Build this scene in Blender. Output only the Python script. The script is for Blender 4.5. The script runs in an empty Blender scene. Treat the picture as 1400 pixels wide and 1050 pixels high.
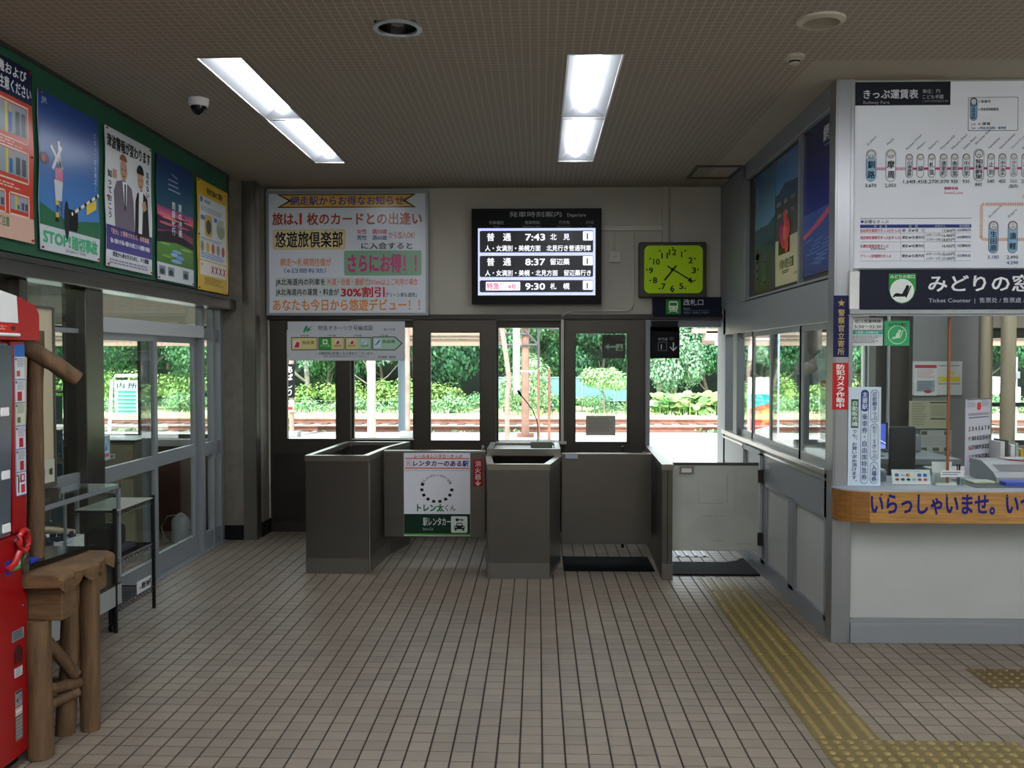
import bpy, bmesh, math, random
from mathutils import Vector, Matrix
random.seed(7)
R = math.radians
SC = bpy.context.scene
COL = SC.collection

# ------------------------------------------------------------------ camera, sky, sun, exposure
cam_d = bpy.data.cameras.new('camera'); cam = bpy.data.objects.new('camera', cam_d); COL.objects.link(cam)
cam_d.sensor_width = 36; cam_d.lens = 1285 / 1400 * 36
cam.location = (0, 0, 1.74)
cam.rotation_euler = (math.pi / 2 + math.atan(-36 / 1285), 0, math.atan(35 / 1285))
cam_d.clip_end = 400
SC.camera = cam
SC.view_settings.view_transform = 'Standard'; SC.view_settings.look = 'None'
SC.view_settings.gamma = 1; SC.view_settings.use_curve_mapping = False
SC.view_settings.exposure = 0.75
w = bpy.data.worlds.new('sky'); SC.world = w; w.use_nodes = True
w.node_tree.nodes['Background'].inputs[0].default_value = (0.86, 0.94, 1.0, 1)
w.node_tree.nodes['Background'].inputs[1].default_value = 2.6
sun_d = bpy.data.lights.new('sun', 'SUN'); sun_d.energy = 4.8; sun_d.angle = R(6); sun_d.color = (1, .97, .9)
sun = bpy.data.objects.new('sun', sun_d); COL.objects.link(sun); sun.rotation_euler = (R(38), R(-12), 0); sun.location = (0, 20, 30)
LAMP = 11        # radiance of the ceiling tubes' covers

# ------------------------------------------------------------------ materials
def lin(c):
    if isinstance(c, str):
        c = c.lstrip('#'); c = [int(c[i:i + 2], 16) / 255 for i in (0, 2, 4)]
        return tuple(x / 12.92 if x <= .04045 else ((x + .055) / 1.055) ** 2.4 for x in c)
    return tuple(c)
MATS = {}
def M(name, col='#808080', rough=.5, metal=0, noise=0, nscale=8, stretch=(1, 1, 1), bump=0, bscale=60, emit=0, spec=.5):
    if name in MATS: return MATS[name]
    m = bpy.data.materials.new(name); m.use_nodes = True; nt = m.node_tree; b = nt.nodes['Principled BSDF']
    c = lin(col); b.inputs['Base Color'].default_value = (*c, 1)
    b.inputs['Roughness'].default_value = rough; b.inputs['Metallic'].default_value = metal
    b.inputs['Specular IOR Level'].default_value = spec
    if emit:
        b.inputs['Emission Color'].default_value = (*c, 1); b.inputs['Emission Strength'].default_value = emit
    if noise or bump:
        tc = nt.nodes.new('ShaderNodeNewGeometry'); mp = nt.nodes.new('ShaderNodeMapping')
        mp.inputs['Scale'].default_value = stretch; nt.links.new(tc.outputs['Position'], mp.inputs['Vector'])
    if noise:
        n = nt.nodes.new('ShaderNodeTexNoise'); n.inputs['Scale'].default_value = nscale; n.inputs['Detail'].default_value = 5
        nt.links.new(mp.outputs[0], n.inputs['Vector'])
        r = nt.nodes.new('ShaderNodeValToRGB')
        r.color_ramp.elements[0].position = .3; r.color_ramp.elements[1].position = .7
        r.color_ramp.elements[0].color = (*[x * (1 - noise) for x in c], 1)
        r.color_ramp.elements[1].color = (*[min(1, x * (1 + noise)) for x in c], 1)
        nt.links.new(n.outputs[0], r.inputs[0]); nt.links.new(r.outputs[0], b.inputs['Base Color'])
    if bump:
        n2 = nt.nodes.new('ShaderNodeTexNoise'); n2.inputs['Scale'].default_value = bscale; n2.inputs['Detail'].default_value = 3
        nt.links.new(mp.outputs[0], n2.inputs['Vector'])
        bp = nt.nodes.new('ShaderNodeBump'); bp.inputs['Strength'].default_value = bump; bp.inputs['Distance'].default_value = .01
        nt.links.new(n2.outputs[0], bp.inputs['Height']); nt.links.new(bp.outputs[0], b.inputs['Normal'])
    MATS[name] = m; return m
def Mvc(name, rough=.45, emit=0, spec=.5):
    m = bpy.data.materials.new(name); m.use_nodes = True; nt = m.node_tree; b = nt.nodes['Principled BSDF']
    a = nt.nodes.new('ShaderNodeAttribute'); a.attribute_name = 'Col'
    nt.links.new(a.outputs['Color'], b.inputs['Base Color'])
    b.inputs['Roughness'].default_value = rough; b.inputs['Specular IOR Level'].default_value = spec
    if emit:
        nt.links.new(a.outputs['Color'], b.inputs['Emission Color']); b.inputs['Emission Strength'].default_value = emit
    MATS[name] = m; return m
PRINT = Mvc('printed_paper', .5, spec=.18); GLOSSY = Mvc('glossy_print', .24, spec=.4); SCREEN = Mvc('lit_screen', .3, emit=.6)
LEAF = Mvc('leaves', .6, spec=.25)
def glass_mat(name, tint=(1, 1, 1), refl=1.0):
    m = bpy.data.materials.new(name); m.use_nodes = True; nt = m.node_tree
    for n in list(nt.nodes): nt.nodes.remove(n)
    o = nt.nodes.new('ShaderNodeOutputMaterial'); mx = nt.nodes.new('ShaderNodeMixShader')
    t = nt.nodes.new('ShaderNodeBsdfTransparent'); t.inputs[0].default_value = (*tint, 1)
    g = nt.nodes.new('ShaderNodeBsdfGlossy'); g.inputs['Roughness'].default_value = .02; g.inputs[0].default_value = (refl, refl, refl, 1)
    f = nt.nodes.new('ShaderNodeFresnel'); 
    gm = nt.nodes.new('ShaderNodeNewGeometry'); mm = nt.nodes.new('ShaderNodeMath'); mm.operation = 'MULTIPLY_ADD'   # same reflectance from both faces of a thin sheet
    nt.links.new(gm.outputs['Backfacing'], mm.inputs[0]); mm.inputs[1].default_value = 1 / 1.38 - 1.38; mm.inputs[2].default_value = 1.38; nt.links.new(mm.outputs[0], f.inputs[0])
    nt.links.new(f.outputs[0], mx.inputs[0]); nt.links.new(t.outputs[0], mx.inputs[1]); nt.links.new(g.outputs[0], mx.inputs[2])
    nt.links.new(mx.outputs[0], o.inputs[0]); MATS[name] = m; return m
GLASS = glass_mat('window_glass', (.93, .96, .95)); TINT = glass_mat('dim_glass', (.72, .78, .76))
FENCE = glass_mat('fence_mesh', (.55, .78, .8), .3)
STEEL = M('brushed_steel', '#686560', .3, .9, noise=.04, nscale=2, stretch=(1, 1, 3))
STEELD = M('dark_steel', '#403c38', .42, .85, noise=.1, nscale=4)
TRIM = M('bright_steel', '#b5b2ac', .3, 1)
ALU = M('aluminium', '#8e9193', .42, .55)
ALUG = M('grey_aluminium', '#83878b', .45, .3)
POSTM = M('corner_aluminium', '#96979a', .34, .8, noise=.04, nscale=20, stretch=(6, 6, .2))
WALLM = M('cream_wall_paint', '#b0ac9f', .7, noise=.04, nscale=2, bump=.05, bscale=120)
CONC = M('concrete', '#6d675c', .85, noise=.12, nscale=14, bump=.25, bscale=90)
WHITEP = M('white_panel', '#a6a8a5', .45, noise=.03, nscale=5)
BLACK = M('black_plastic', '#101011', .4, spec=.2)
BLACKM = M('black_metal', '#141414', .4, .4)
RUBBER = M('black_rubber', '#08090a', .8, spec=.1, bump=.3, bscale=300)
DARKF = M('dark_brown_frame', '#26221e', .5)
GREENB = M('green_felt', '#0d4a30', .8, noise=.06, nscale=60)
CREAM = M('cream_paint', '#cfc8b0', .5)
BEIGE = M('beige_board', '#b9b094', .6, noise=.03)
RED = M('red_paint', '#8c0a10', .3, noise=.03, nscale=3)
REDP = M('red_plastic', '#a01418', .3)
WHITE = M('white_plastic', '#d8d8d6', .4)
WOOD = M('counter_wood', '#a07436', .4, noise=.3, nscale=5, stretch=(1.2, 3, 24), bump=.03)
WOODE = M('counter_end_wood', '#7e5424', .4, noise=.3, nscale=5, stretch=(1.2, 3, 24), bump=.03)
LOG = M('peeled_log', '#584027', .7, noise=.4, nscale=5, stretch=(7, 7, 1), bump=.35, bscale=30)  # base colour darkened to carry the shade on the log stand
LOGH = M('sawn_log_end', '#5e452a', .7, noise=.35, nscale=9, stretch=(1, 1, 6), bump=.25, bscale=40)
BROWN = M('brown_panel', '#4a2418', .6, noise=.1)
NAVY = M('navy_sign', '#0b0f24', .35)
RUST = M('rusty_steel', '#85594a', .8, noise=.3, nscale=3)
RUSTP = M('rust_painted_steel', '#9a8074', .6, noise=.25, nscale=5)
PALEP = M('pale_pink_paint', '#a8948c', .6, noise=.1)
GREY = M('grey_paint', '#70757a', .5)
LGREY = M('light_grey_paint', '#a5a8aa', .5)
TACT = M('tactile_yellow', '#5f5126', .55, noise=.14, nscale=18)
TACTT = M('tactile_yellow_worn', '#7e6c3a', .5, noise=.15, nscale=25)
TACTD = M('tactile_brown', '#54441e', .6, noise=.15, nscale=18)
PLAT = M('platform_concrete', '#b4b2ae', .9, noise=.1, nscale=1.5)
BALL = M('ballast_stones', '#8d8880', .95, noise=.3, nscale=6, bump=.6, bscale=18)
GRASS = M('grass_ground', '#b8bf94', .95, noise=.3, nscale=1.2, bump=.5, bscale=10)
BANK = M('wooded_bank', '#1e3a22', .95, noise=.4, nscale=1)
BARK = M('tree_bark', '#8f887c', .9, noise=.3, nscale=6)
ROOFM = M('canopy_boards', '#8f7666', .8, noise=.12, nscale=5, stretch=(1, 1, 6))
REFL = M('lamp_reflector', '#8d9094', .4)
LAMPM = M('lamp_cover', '#f4f8ff', .5, emit=LAMP); LAMPH = M('added_lamp_cover', '#f4f8ff', .5, emit=LAMP * 2.2)  # the stronger cover is for the added, unseen lamps
LAMPS = M('strip_lamp', '#eaffd8', .5, emit=2.6)
CHROME = M('chrome', '#c9c9c9', .12, 1)

def tile_mat():
    m = M('floor_tile_glaze', '#8b8177', .5); nt = m.node_tree; b = nt.nodes['Principled BSDF']
    g = nt.nodes.new('ShaderNodeNewGeometry'); sp = nt.nodes.new('ShaderNodeSeparateXYZ'); nt.links.new(g.outputs['Position'], sp.inputs[0])
    def mad(a, k, c):
        n = nt.nodes.new('ShaderNodeMath'); n.operation = 'MULTIPLY_ADD'; nt.links.new(a, n.inputs[0]); n.inputs[1].default_value = k
        (nt.links.new(c, n.inputs[2]) if not isinstance(c, float) else setattr(n.inputs[2], 'default_value', c)); return n.outputs[0]
    mp = nt.nodes.new('ShaderNodeCombineXYZ'); nt.links.new(mad(sp.outputs[0], 10, -.22), mp.inputs[0]); nt.links.new(mad(sp.outputs[1], 10, mad(sp.outputs[0], .18, .1)), mp.inputs[1])
    fl = nt.nodes.new('ShaderNodeVectorMath'); fl.operation = 'FLOOR'; wn = nt.nodes.new('ShaderNodeTexWhiteNoise'); wn.noise_dimensions = '2D'
    nt.links.new(mp.outputs[0], fl.inputs[0]); nt.links.new(fl.outputs[0], wn.inputs['Vector'])
    r = nt.nodes.new('ShaderNodeValToRGB'); c0 = lin('#786c5e'); c1 = lin('#85796a')
    r.color_ramp.elements[0].color = (*c0, 1); r.color_ramp.elements[1].color = (*c1, 1)
    nt.links.new(wn.outputs[0], r.inputs[0])
    n = nt.nodes.new('ShaderNodeTexNoise'); n.inputs['Scale'].default_value = 1.3; n.inputs['Detail'].default_value = 6
    nt.links.new(g.outputs['Position'], n.inputs['Vector'])
    mx = nt.nodes.new('ShaderNodeMix'); mx.data_type = 'RGBA'; mx.blend_type = 'MULTIPLY'; mx.inputs[0].default_value = .35
    nt.links.new(r.outputs[0], mx.inputs[6]); nt.links.new(n.outputs[0], mx.inputs[7]); nt.links.new(mx.outputs[2], b.inputs['Base Color'])
    return m
TILE = tile_mat()
GROUT = M('tile_grout', '#1f1b17', .9)

def ceiling_mat():
    m = M('ceiling_board', '#8e8378', .8); nt = m.node_tree; b = nt.nodes['Principled BSDF']
    g = nt.nodes.new('ShaderNodeNewGeometry'); s = nt.nodes.new('ShaderNodeSeparateXYZ'); nt.links.new(g.outputs['Position'], s.inputs[0])
    outs = []
    for i, k in ((0, 1 / .046), (1, 1 / .05)):
        a = nt.nodes.new('ShaderNodeMath'); a.operation = 'MULTIPLY'; a.inputs[1].default_value = k; nt.links.new(s.outputs[i], a.inputs[0])
        f = nt.nodes.new('ShaderNodeMath'); f.operation = 'FRACT'; nt.links.new(a.outputs[0], f.inputs[0])
        l = nt.nodes.new('ShaderNodeMath'); l.operation = 'LESS_THAN'; l.inputs[1].default_value = .22; nt.links.new(f.outputs[0], l.inputs[0])
        outs.append(l)
    mx = nt.nodes.new('ShaderNodeMath'); mx.operation = 'MAXIMUM'
    nt.links.new(outs[0].outputs[0], mx.inputs[0]); nt.links.new(outs[1].outputs[0], mx.inputs[1])
    # the plain margin boards beside the ticket office
    gx = nt.nodes.new('ShaderNodeMath'); gx.operation = 'LESS_THAN'; gx.inputs[1].default_value = 1.55; nt.links.new(s.outputs[0], gx.inputs[0])
    gy = nt.nodes.new('ShaderNodeMath'); gy.operation = 'LESS_THAN'; gy.inputs[1].default_value = 5.38; nt.links.new(s.outputs[1], gy.inputs[0])
    go = nt.nodes.new('ShaderNodeMath'); go.operation = 'MAXIMUM'; nt.links.new(gx.outputs[0], go.inputs[0]); nt.links.new(gy.outputs[0], go.inputs[1])
    inv = nt.nodes.new('ShaderNodeMath'); inv.operation = 'SUBTRACT'; inv.inputs[0].default_value = 1; nt.links.new(mx.outputs[0], inv.inputs[1])
    dk = nt.nodes.new('ShaderNodeMath'); dk.operation = 'MULTIPLY'; nt.links.new(inv.outputs[0], dk.inputs[0]); nt.links.new(go.outputs[0], dk.inputs[1])
    r = nt.nodes.new('ShaderNodeMix'); r.data_type = 'RGBA'
    r.inputs[6].default_value = (*lin('#a59b8a'), 1); r.inputs[7].default_value = (*lin('#8f8275'), 1)
    nt.links.new(dk.outputs[0], r.inputs[0]); nt.links.new(r.outputs[2], b.inputs['Base Color'])
    bp = nt.nodes.new('ShaderNodeBump'); bp.inputs['Strength'].default_value = .25; bp.inputs['Distance'].default_value = .003; bp.invert = True
    nt.links.new(dk.outputs[0], bp.inputs['Height']); nt.links.new(bp.outputs[0], b.inputs['Normal'])
    return m
CEILM = ceiling_mat()

DOORS = M('door_steel', '#4a4640', .38, .8, noise=.05, nscale=3)
# ------------------------------------------------------------------ mesh helpers
ORIG = {}
class MB:
    def __init__(s): s.v = []; s.f = []; s.c = []; s.cc = (1, 1, 1)
    def add(s, vs, fs, col=None):
        o = len(s.v); s.v += [tuple(p) for p in vs]; s.f += [tuple(i + o for i in f) for f in fs]
        s.c += [lin(col) if col is not None else s.cc] * len(vs); return s
    def box(s, x0, y0, z0, x1, y1, z1, b=0):
        if x1 < x0: x0, x1 = x1, x0
        if y1 < y0: y0, y1 = y1, y0
        if z1 < z0: z0, z1 = z1, z0
        if b:
            b = min(b, (x1 - x0) * .45, (y1 - y0) * .45, (z1 - z0) * .45)
            bm = bmesh.new(); bmesh.ops.create_cube(bm, size=1)
            for v in bm.verts: v.co = Vector(((x0 + x1) / 2 + v.co.x * (x1 - x0), (y0 + y1) / 2 + v.co.y * (y1 - y0), (z0 + z1) / 2 + v.co.z * (z1 - z0)))
            bmesh.ops.bevel(bm, geom=bm.edges[:], offset=b, segments=2, affect='EDGES', profile=.5)
            bm.verts.index_update(); r = s.add([v.co for v in bm.verts], [[v.index for v in f.verts] for f in bm.faces]); bm.free(); return r
        return s.add([(x0, y0, z0), (x1, y0, z0), (x1, y1, z0), (x0, y1, z0), (x0, y0, z1), (x1, y0, z1), (x1, y1, z1), (x0, y1, z1)],
                     [(0, 3, 2, 1), (4, 5, 6, 7), (0, 1, 5, 4), (1, 2, 6, 5), (2, 3, 7, 6), (3, 0, 4, 7)])
    def tube(s, pts, r, n=10, caps=True):
        pts = [Vector(p) for p in pts]; rs = r if isinstance(r, (list, tuple)) else [r] * len(pts); o = len(s.v)
        vs = []
        for i, p in enumerate(pts):
            d = (pts[min(i + 1, len(pts) - 1)] - pts[max(i - 1, 0)]).normalized()
            a = d.cross(Vector((0, 0, 1)) if abs(d.z) < .9 else Vector((1, 0, 0))).normalized(); b = d.cross(a)
            vs += [p + (a * math.cos(t) + b * math.sin(t)) * rs[i] for t in (2 * math.pi * k / n for k in range(n))]
        fs = [(i * n + k, i * n + (k + 1) % n, (i + 1) * n + (k + 1) % n, (i + 1) * n + k) for i in range(len(pts) - 1) for k in range(n)]
        if caps: fs += [tuple(range(n - 1, -1, -1)), tuple((len(pts) - 1) * n + k for k in range(n))]
        return s.add(vs, fs)
    def lathe(s, cx, cy, prof, n=32, axis='z', cap=True):
        vs = []; m = len(prof)
        for r, z in prof:
            for k in range(n):
                t = 2 * math.pi * k / n; vs.append((cx + r * math.cos(t), cy + r * math.sin(t), z))
        fs = [(i * n + k, i * n + (k + 1) % n, (i + 1) * n + (k + 1) % n, (i + 1) * n + k) for i in range(m - 1) for k in range(n)]
        if cap: fs += [tuple(range(n)), tuple((m - 1) * n + k for k in range(n))]
        return s.add(vs, fs)
    def prism(s, poly, z0, z1, cap=True):           # poly in x,y
        n = len(poly); vs = [(x, y, z0) for x, y in poly] + [(x, y, z1) for x, y in poly]
        fs = [(i, (i + 1) % n, n + (i + 1) % n, n + i) for i in range(n)]
        if cap: fs += [tuple(range(n - 1, -1, -1)), tuple(range(n, 2 * n))]
        return s.add(vs, fs)
    def prism_x(s, poly, x0, x1):                    # poly in y,z
        n = len(poly); vs = [(x0, y, z) for y, z in poly] + [(x1, y, z) for y, z in poly]
        return s.add(vs, [(i, (i + 1) % n, n + (i + 1) % n, n + i) for i in range(n)] + [tuple(range(n - 1, -1, -1)), tuple(range(n, 2 * n))])
    def prism_y(s, poly, y0, y1):                    # poly in x,z
        n = len(poly); vs = [(x, y0, z) for x, z in poly] + [(x, y1, z) for x, z in poly]
        return s.add(vs, [(i, (i + 1) % n, n + (i + 1) % n, n + i) for i in range(n)] + [tuple(range(n - 1, -1, -1)), tuple(range(n, 2 * n))])
    def build(s, name, mat, parent=None, smooth=False, origin=None, fix=True):
        if not s.v: return None
        if parent is not None: off = ORIG.get(parent, Vector((0, 0, 0)))
        elif origin is not None: off = Vector(origin)
        else:
            xs = [p[0] for p in s.v]; ys = [p[1] for p in s.v]; zs = [p[2] for p in s.v]
            off = Vector(((min(xs) + max(xs)) / 2, (min(ys) + max(ys)) / 2, min(zs)))
        me = bpy.data.meshes.new(name)
        me.from_pydata([(p[0] - off.x, p[1] - off.y, p[2] - off.z) for p in s.v], [], s.f)
        if mat in (PRINT, GLOSSY, SCREEN, LEAF):
            at = me.color_attributes.new('Col', 'FLOAT_COLOR', 'POINT')
            buf = []
            for c in s.c: buf += [c[0], c[1], c[2], 1]
            at.data.foreach_set('color', buf)
        elif fix and len(s.f) < 3000:
            bm = bmesh.new(); bm.from_mesh(me); bmesh.ops.recalc_face_normals(bm, faces=bm.faces); bm.to_mesh(me); bm.free()
        me.materials.append(mat)
        if smooth:
            for p in me.polygons: p.use_smooth = True
            me.set_sharp_from_angle(angle=R(40))
        me.update()
        o = bpy.data.objects.new(name, me); COL.objects.link(o)
        if parent is not None: o.parent = parent
        else: o.location = off
        ORIG[o] = off
        return o
def tag(o, label=None, cat=None, group=None, kind=None):
    if label: o['label'] = label
    if cat: o['category'] = cat
    if group: o['group'] = group
    if kind: o['kind'] = kind
    return o
def thing(name, loc, label, cat, group=None, kind=None):
    o = bpy.data.objects.new(name, None); COL.objects.link(o); o.location = loc; o.empty_display_size = .1
    ORIG[o] = Vector(loc); return tag(o, label, cat, group, kind)
def struct(name, mb, mat, **k): return tag(mb.build(name, mat, **k), kind='structure')
def box(name, mat, a, parent=None, b=0): return MB().box(*a, b=b).build(name, mat, parent)
def copy_tree(o, loc=None, parent=None):
    c = o.copy(); COL.objects.link(c); c.parent = parent; ORIG[c] = ORIG.get(o)
    if loc is not None: c.location = loc
    for ch in list(o.children): copy_tree(ch, None, c)
    return c
def holes(x0, y0, x1, y1, hs):
    xs = sorted({x0, x1, *[h[0] for h in hs], *[h[2] for h in hs]}); ys = sorted({y0, y1, *[h[1] for h in hs], *[h[3] for h in hs]})
    for i in range(len(xs) - 1):
        for j in range(len(ys) - 1):
            cx = (xs[i] + xs[i + 1]) / 2; cy = (ys[j] + ys[j + 1]) / 2
            if any(h[0] < cx < h[2] and h[1] < cy < h[3] for h in hs): continue
            yield xs[i], ys[j], xs[i + 1], ys[j + 1]

# ------------------------------------------------------------------ flat print: lettering and pictures
_tc = bpy.data.curves.new('t', 'FONT'); _to = bpy.data.objects.new('t', _tc); COL.objects.link(_to); _tc.resolution_u = 2
_cache = {}
def glyphs(s, bold=0):
    k = s
    if k not in _cache:
        _tc.body = s
        me = bpy.data.meshes.new_from_object(_to.evaluated_get(bpy.context.evaluated_depsgraph_get()))
        vs = [(v.co.x, v.co.y) for v in me.vertices]; fs = [tuple(p.vertices) for p in me.polygons]
        bpy.data.meshes.remove(me); _cache[k] = (vs, fs)
    vs, fs = _cache[k]
    if bold:   # a heavier stroke: the same outline set again a hair to each side
        d = bold * .8; V, F_ = [], []
        for dx, dy in ((-d, -d * .8), (d, -d * .8), (-d, d * .8), (d, d * .8)):
            o = len(V); V += [(a + dx, b + dy) for a, b in vs]; F_ += [tuple(i + o for i in f) for f in fs]
        return V, F_, len(vs)
    return vs, fs, 0
class Sheet:
    """flat print on a plane; local units L=(x0,y0,x1,y1) map onto the world rectangle W=(a0,z0,a1,z1), y down"""
    def __init__(s, face, d, L, W, th=.003):
        s.face, s.d, s.L, s.W, s.th = face, d, L, W, th; s.p = {}; s.kx = (W[2] - W[0]) / (L[2] - L[0]); s.ky = (W[3] - W[1]) / (L[3] - L[1])
        s.wave = None; s.nt = 0
    def pt(s, x, y, off):
        a = s.W[0] + (x - s.L[0]) * s.kx; z = s.W[1] + (y - s.L[1]) * s.ky
        if s.face == 'front': return (a, s.d - off, z)
        if s.face == 'left': return (s.d + off, a, z)
        return (s.d - off, a, z)
    def part(s, n): return s.p.setdefault(n, MB())
    def poly(s, pts, col, L=1, part='picture', cols=None):
        mb = s.part(part); o = len(mb.v)
        mb.add([s.pt(x, y, .0006 * L) for x, y in pts], [tuple(range(len(pts)))], col)
        if cols: mb.c[o:] = [lin(c) for c in cols]
        return s
    def rect(s, x0, y0, x1, y1, col, L=1, part='picture', c2=None):
        return s.poly([(x0, y0), (x1, y0), (x1, y1), (x0, y1)], col, L, part, [col, col, c2, c2] if c2 else None)
    def full(s, y0, y1, col, c2=None, L=1, part='picture', n=5):   # a band as wide as the sheet, following its wavy edges
        for i in range(n):
            a, b = y0 + (y1 - y0) * i / n, y0 + (y1 - y0) * (i + 1) / n
            m = lambda t: tuple(p + (q - p) * t for p, q in zip(lin(col), lin(c2 or col)))
            s.poly([(s.L[0] + s.edge(a, 0), a), (s.L[2] + s.edge(a, 1), a), (s.L[2] + s.edge(b, 1), b), (s.L[0] + s.edge(b, 0), b)], col, L, part,
                   [m(i / n), m(i / n), m((i + 1) / n), m((i + 1) / n)])
        return s
    def edge(s, y, side):
        if not s.wave: return 0
        t = (y - s.L[1]) / (s.L[3] - s.L[1]); return s.wave * (s.L[2] - s.L[0]) * math.sin(t * 11 + side * 2 + s.W[0] * 3) * (.4 + .6 * math.sin(t * 3.1))
    def rr(s, x0, y0, x1, y1, r, col, L=1, part='picture'):
        ry = r * abs(s.kx / s.ky); pts = []
        for cx, cy, a in ((x1 - r, y0 + ry, -90), (x1 - r, y1 - ry, 0), (x0 + r, y1 - ry, 90), (x0 + r, y0 + ry, 180)):
            for k in range(6): t = R(a + 18 * k); pts.append((cx + r * math.cos(t), cy + ry * math.sin(t)))
        return s.poly(pts, col, L, part)
    def oval(s, cx, cy, rx, ry, col, L=1, part='picture', n=24, a0=0, a1=360):
        return s.poly([(cx + rx * math.cos(R(a0 + (a1 - a0) * k / n)), cy + ry * math.sin(R(a0 + (a1 - a0) * k / n))) for k in range(n + (a1 - a0 < 360))], col, L, part)
    def circ(s, cx, cy, r, col, L=1, part='picture', n=24): return s.oval(cx, cy, r, r * abs(s.kx / s.ky), col, L, part, n)
    def line(s, x0, y0, x1, y1, wd, col, L=1, part='picture'):
        k = abs(s.kx / s.ky); dx, dy = x1 - x0, (y1 - y0) / k; l = math.hypot(dx, dy) or 1; nx, ny = -dy / l * wd / 2, dx / l * wd / 2 * k
        return s.poly([(x0 + nx, y0 + ny), (x1 + nx, y1 + ny), (x1 - nx, y1 - ny), (x0 - nx, y0 - ny)], col, L, part)
    def frame(s, x0, y0, x1, y1, wd, col, L=1, part='picture'):
        k = abs(s.kx / s.ky); wy = wd * k
        s.rect(x0, y0, x1, y0 + wy, col, L, part); s.rect(x0, y1 - wy, x1, y1, col, L, part)
        s.rect(x0, y0, x0 + wd, y1, col, L, part); return s.rect(x1 - wd, y0, x1, y1, col, L, part)
    def text(s, t, x, y, h, col, w=None, bold=0, L=4, part='lettering', rot=0, slant=0):
        vs, fs, nn = glyphs(t, bold)
        if not vs: return s
        if part in ('lettering', 'numeral'): s.nt += 1; part += '#%d' % s.nt
        mb = s.part(part); x0 = min(v[0] for v in vs); x1 = max(v[0] for v in vs); sy = h / .94
        sx = (w / (x1 - x0)) if w else sy * abs(s.ky / s.kx); k = abs(s.kx / s.ky); out = []
        for q_, (a, b) in enumerate(vs):
            px, py = (a - x0) * sx + slant * b * sx, (.85 - b) * sy
            if rot: c_, s_ = math.cos(R(rot)), math.sin(R(rot)); qx, qy = px, py / k - .85 * sy / k; px, py = qx * c_ + qy * s_, (-qx * s_ + qy * c_) * k
            out.append(s.pt(x + px, y + py, .0006 * L + (.0001 * (q_ // nn) if nn else 0)))
        mb.add(out, fs, col); return s
    def vtext(s, t, x, y, cw, th, col, bold=0, L=4, part='lettering', ch=None):
        if part == 'lettering': s.nt += 1; part += '#%d' % s.nt
        p = th / len(t); ch = ch or min(p * .92, cw * abs(s.kx / s.ky))
        for i, c in enumerate(t):
            if c == ' ': continue
            if c == 'ー': c = '｜'
            vs, _, _n = glyphs(c, bold)
            if not vs: continue
            wx = (max(v[0] for v in vs) - min(v[0] for v in vs)) * cw
            if c in '、。': s.text(c, x + cw * .7, y + p * i - ch * .5, ch, col, wx, bold, L, part)
            else: s.text(c, x + (cw - wx) / 2, y + p * i + (p - ch) / 2, ch, col, wx, bold, L, part)
        return s
    def scrib(s, x0, y0, x1, y1, n, col, L=3, part='small_print', fill=.45):   # lines of print too small to read
        random.seed(int(x0 * 7 + y0 * 13 + n)); dy = (y1 - y0) / n
        for i in range(n):
            x = x0; e = x1 - random.random() * (x1 - x0) * .25
            while x < e:
                wd = (x1 - x0) * random.uniform(.03, .09); s.rect(x, y0 + dy * i, min(x + wd, e), y0 + dy * (i + fill), col, L, part); x += wd * 1.25
        return s
    def done(s, name, label, cat, paper='#dddddd', mat=None, group=None, parent=None, pins=None, back=None, rot=None, kind=None, hang=None):
        mat = mat or PRINT; x0, y0, x1, y1 = s.L; mb = MB(); n = 12 if s.wave else 1
        for i in range(n):
            a, b = y0 + (y1 - y0) * i / n, y0 + (y1 - y0) * (i + 1) / n
            q = [(x0 + s.edge(a, 0), a), (x1 + s.edge(a, 1), a), (x1 + s.edge(b, 1), b), (x0 + s.edge(b, 0), b)]
            mb.add([s.pt(*c, 0) for c in q] + [s.pt(*c, -s.th) for c in q], [(0, 1, 2, 3), (7, 6, 5, 4), (0, 1, 5, 4), (1, 2, 6, 5), (2, 3, 7, 6), (3, 0, 4, 7)], paper)
        root = mb.build(name, back or mat, parent)
        tag(root, label, cat, group, kind)
        for k, m in s.p.items():
            o = m.build(k.split('#')[0], mat, root)
            if k in ('small_print', 'minute_marks'): o['kind'] = 'stuff'
        if pins:
            for px, py in pins:
                p = Vector(s.pt(px, py, .004)); q = Vector(s.pt(px, py, .012)); MB().tube([Vector(s.pt(px, py, 0)), p, q], [.005, .007, .006], 8).build('push_pin', REDP, root)
        if rot: root.rotation_euler = rot
        return root

# ================================================================== THE SETTING
H = 3.41; XL = -2.98; YB = 9.29; XR = 1.79; YC = 5.74
# floor: grout bed with individually laid tiles
floor = struct('floor', MB().box(-6.6, -3.2, -.12, 6.2, 9.5, -.004), GROUT, origin=(0, 0, -.12))
def tile_mb(mb, x, y):
    a, b, c = .0458, .0443, .0045
    e, g = .0472, .0457
    return mb.add([(x - a, y - e, -c), (x + a, y - e, -c), (x + a, y + e, -c), (x - a, y + e, -c), (x - a, y - e, -.001), (x + a, y - e, -.001), (x + a, y + e, -.001), (x - a, y + e, -.001),
                   (x - b, y - g, 0), (x + b, y - g, 0), (x + b, y + g, 0), (x - b, y + g, 0)],
                  [(0, 1, 5, 4), (1, 2, 6, 5), (2, 3, 7, 6), (3, 0, 4, 7), (4, 5, 9, 8), (5, 6, 10, 9), (6, 7, 11, 10), (7, 4, 8, 11), (8, 9, 10, 11)])
P = .1
def covered(x, y): # where tactile paving or the office plinth lies instead of plain tiles
    if x > 1.80 and y > 5.8: return True
    return False
tiles = []
for j in range(-32, 95):
    for i in range(-66, 62):
        x = i * P + .072; y = j * P + .04 - .018 * x
        if covered(x, y) or y > 9.45: continue
        tiles.append((x, y))
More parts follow.
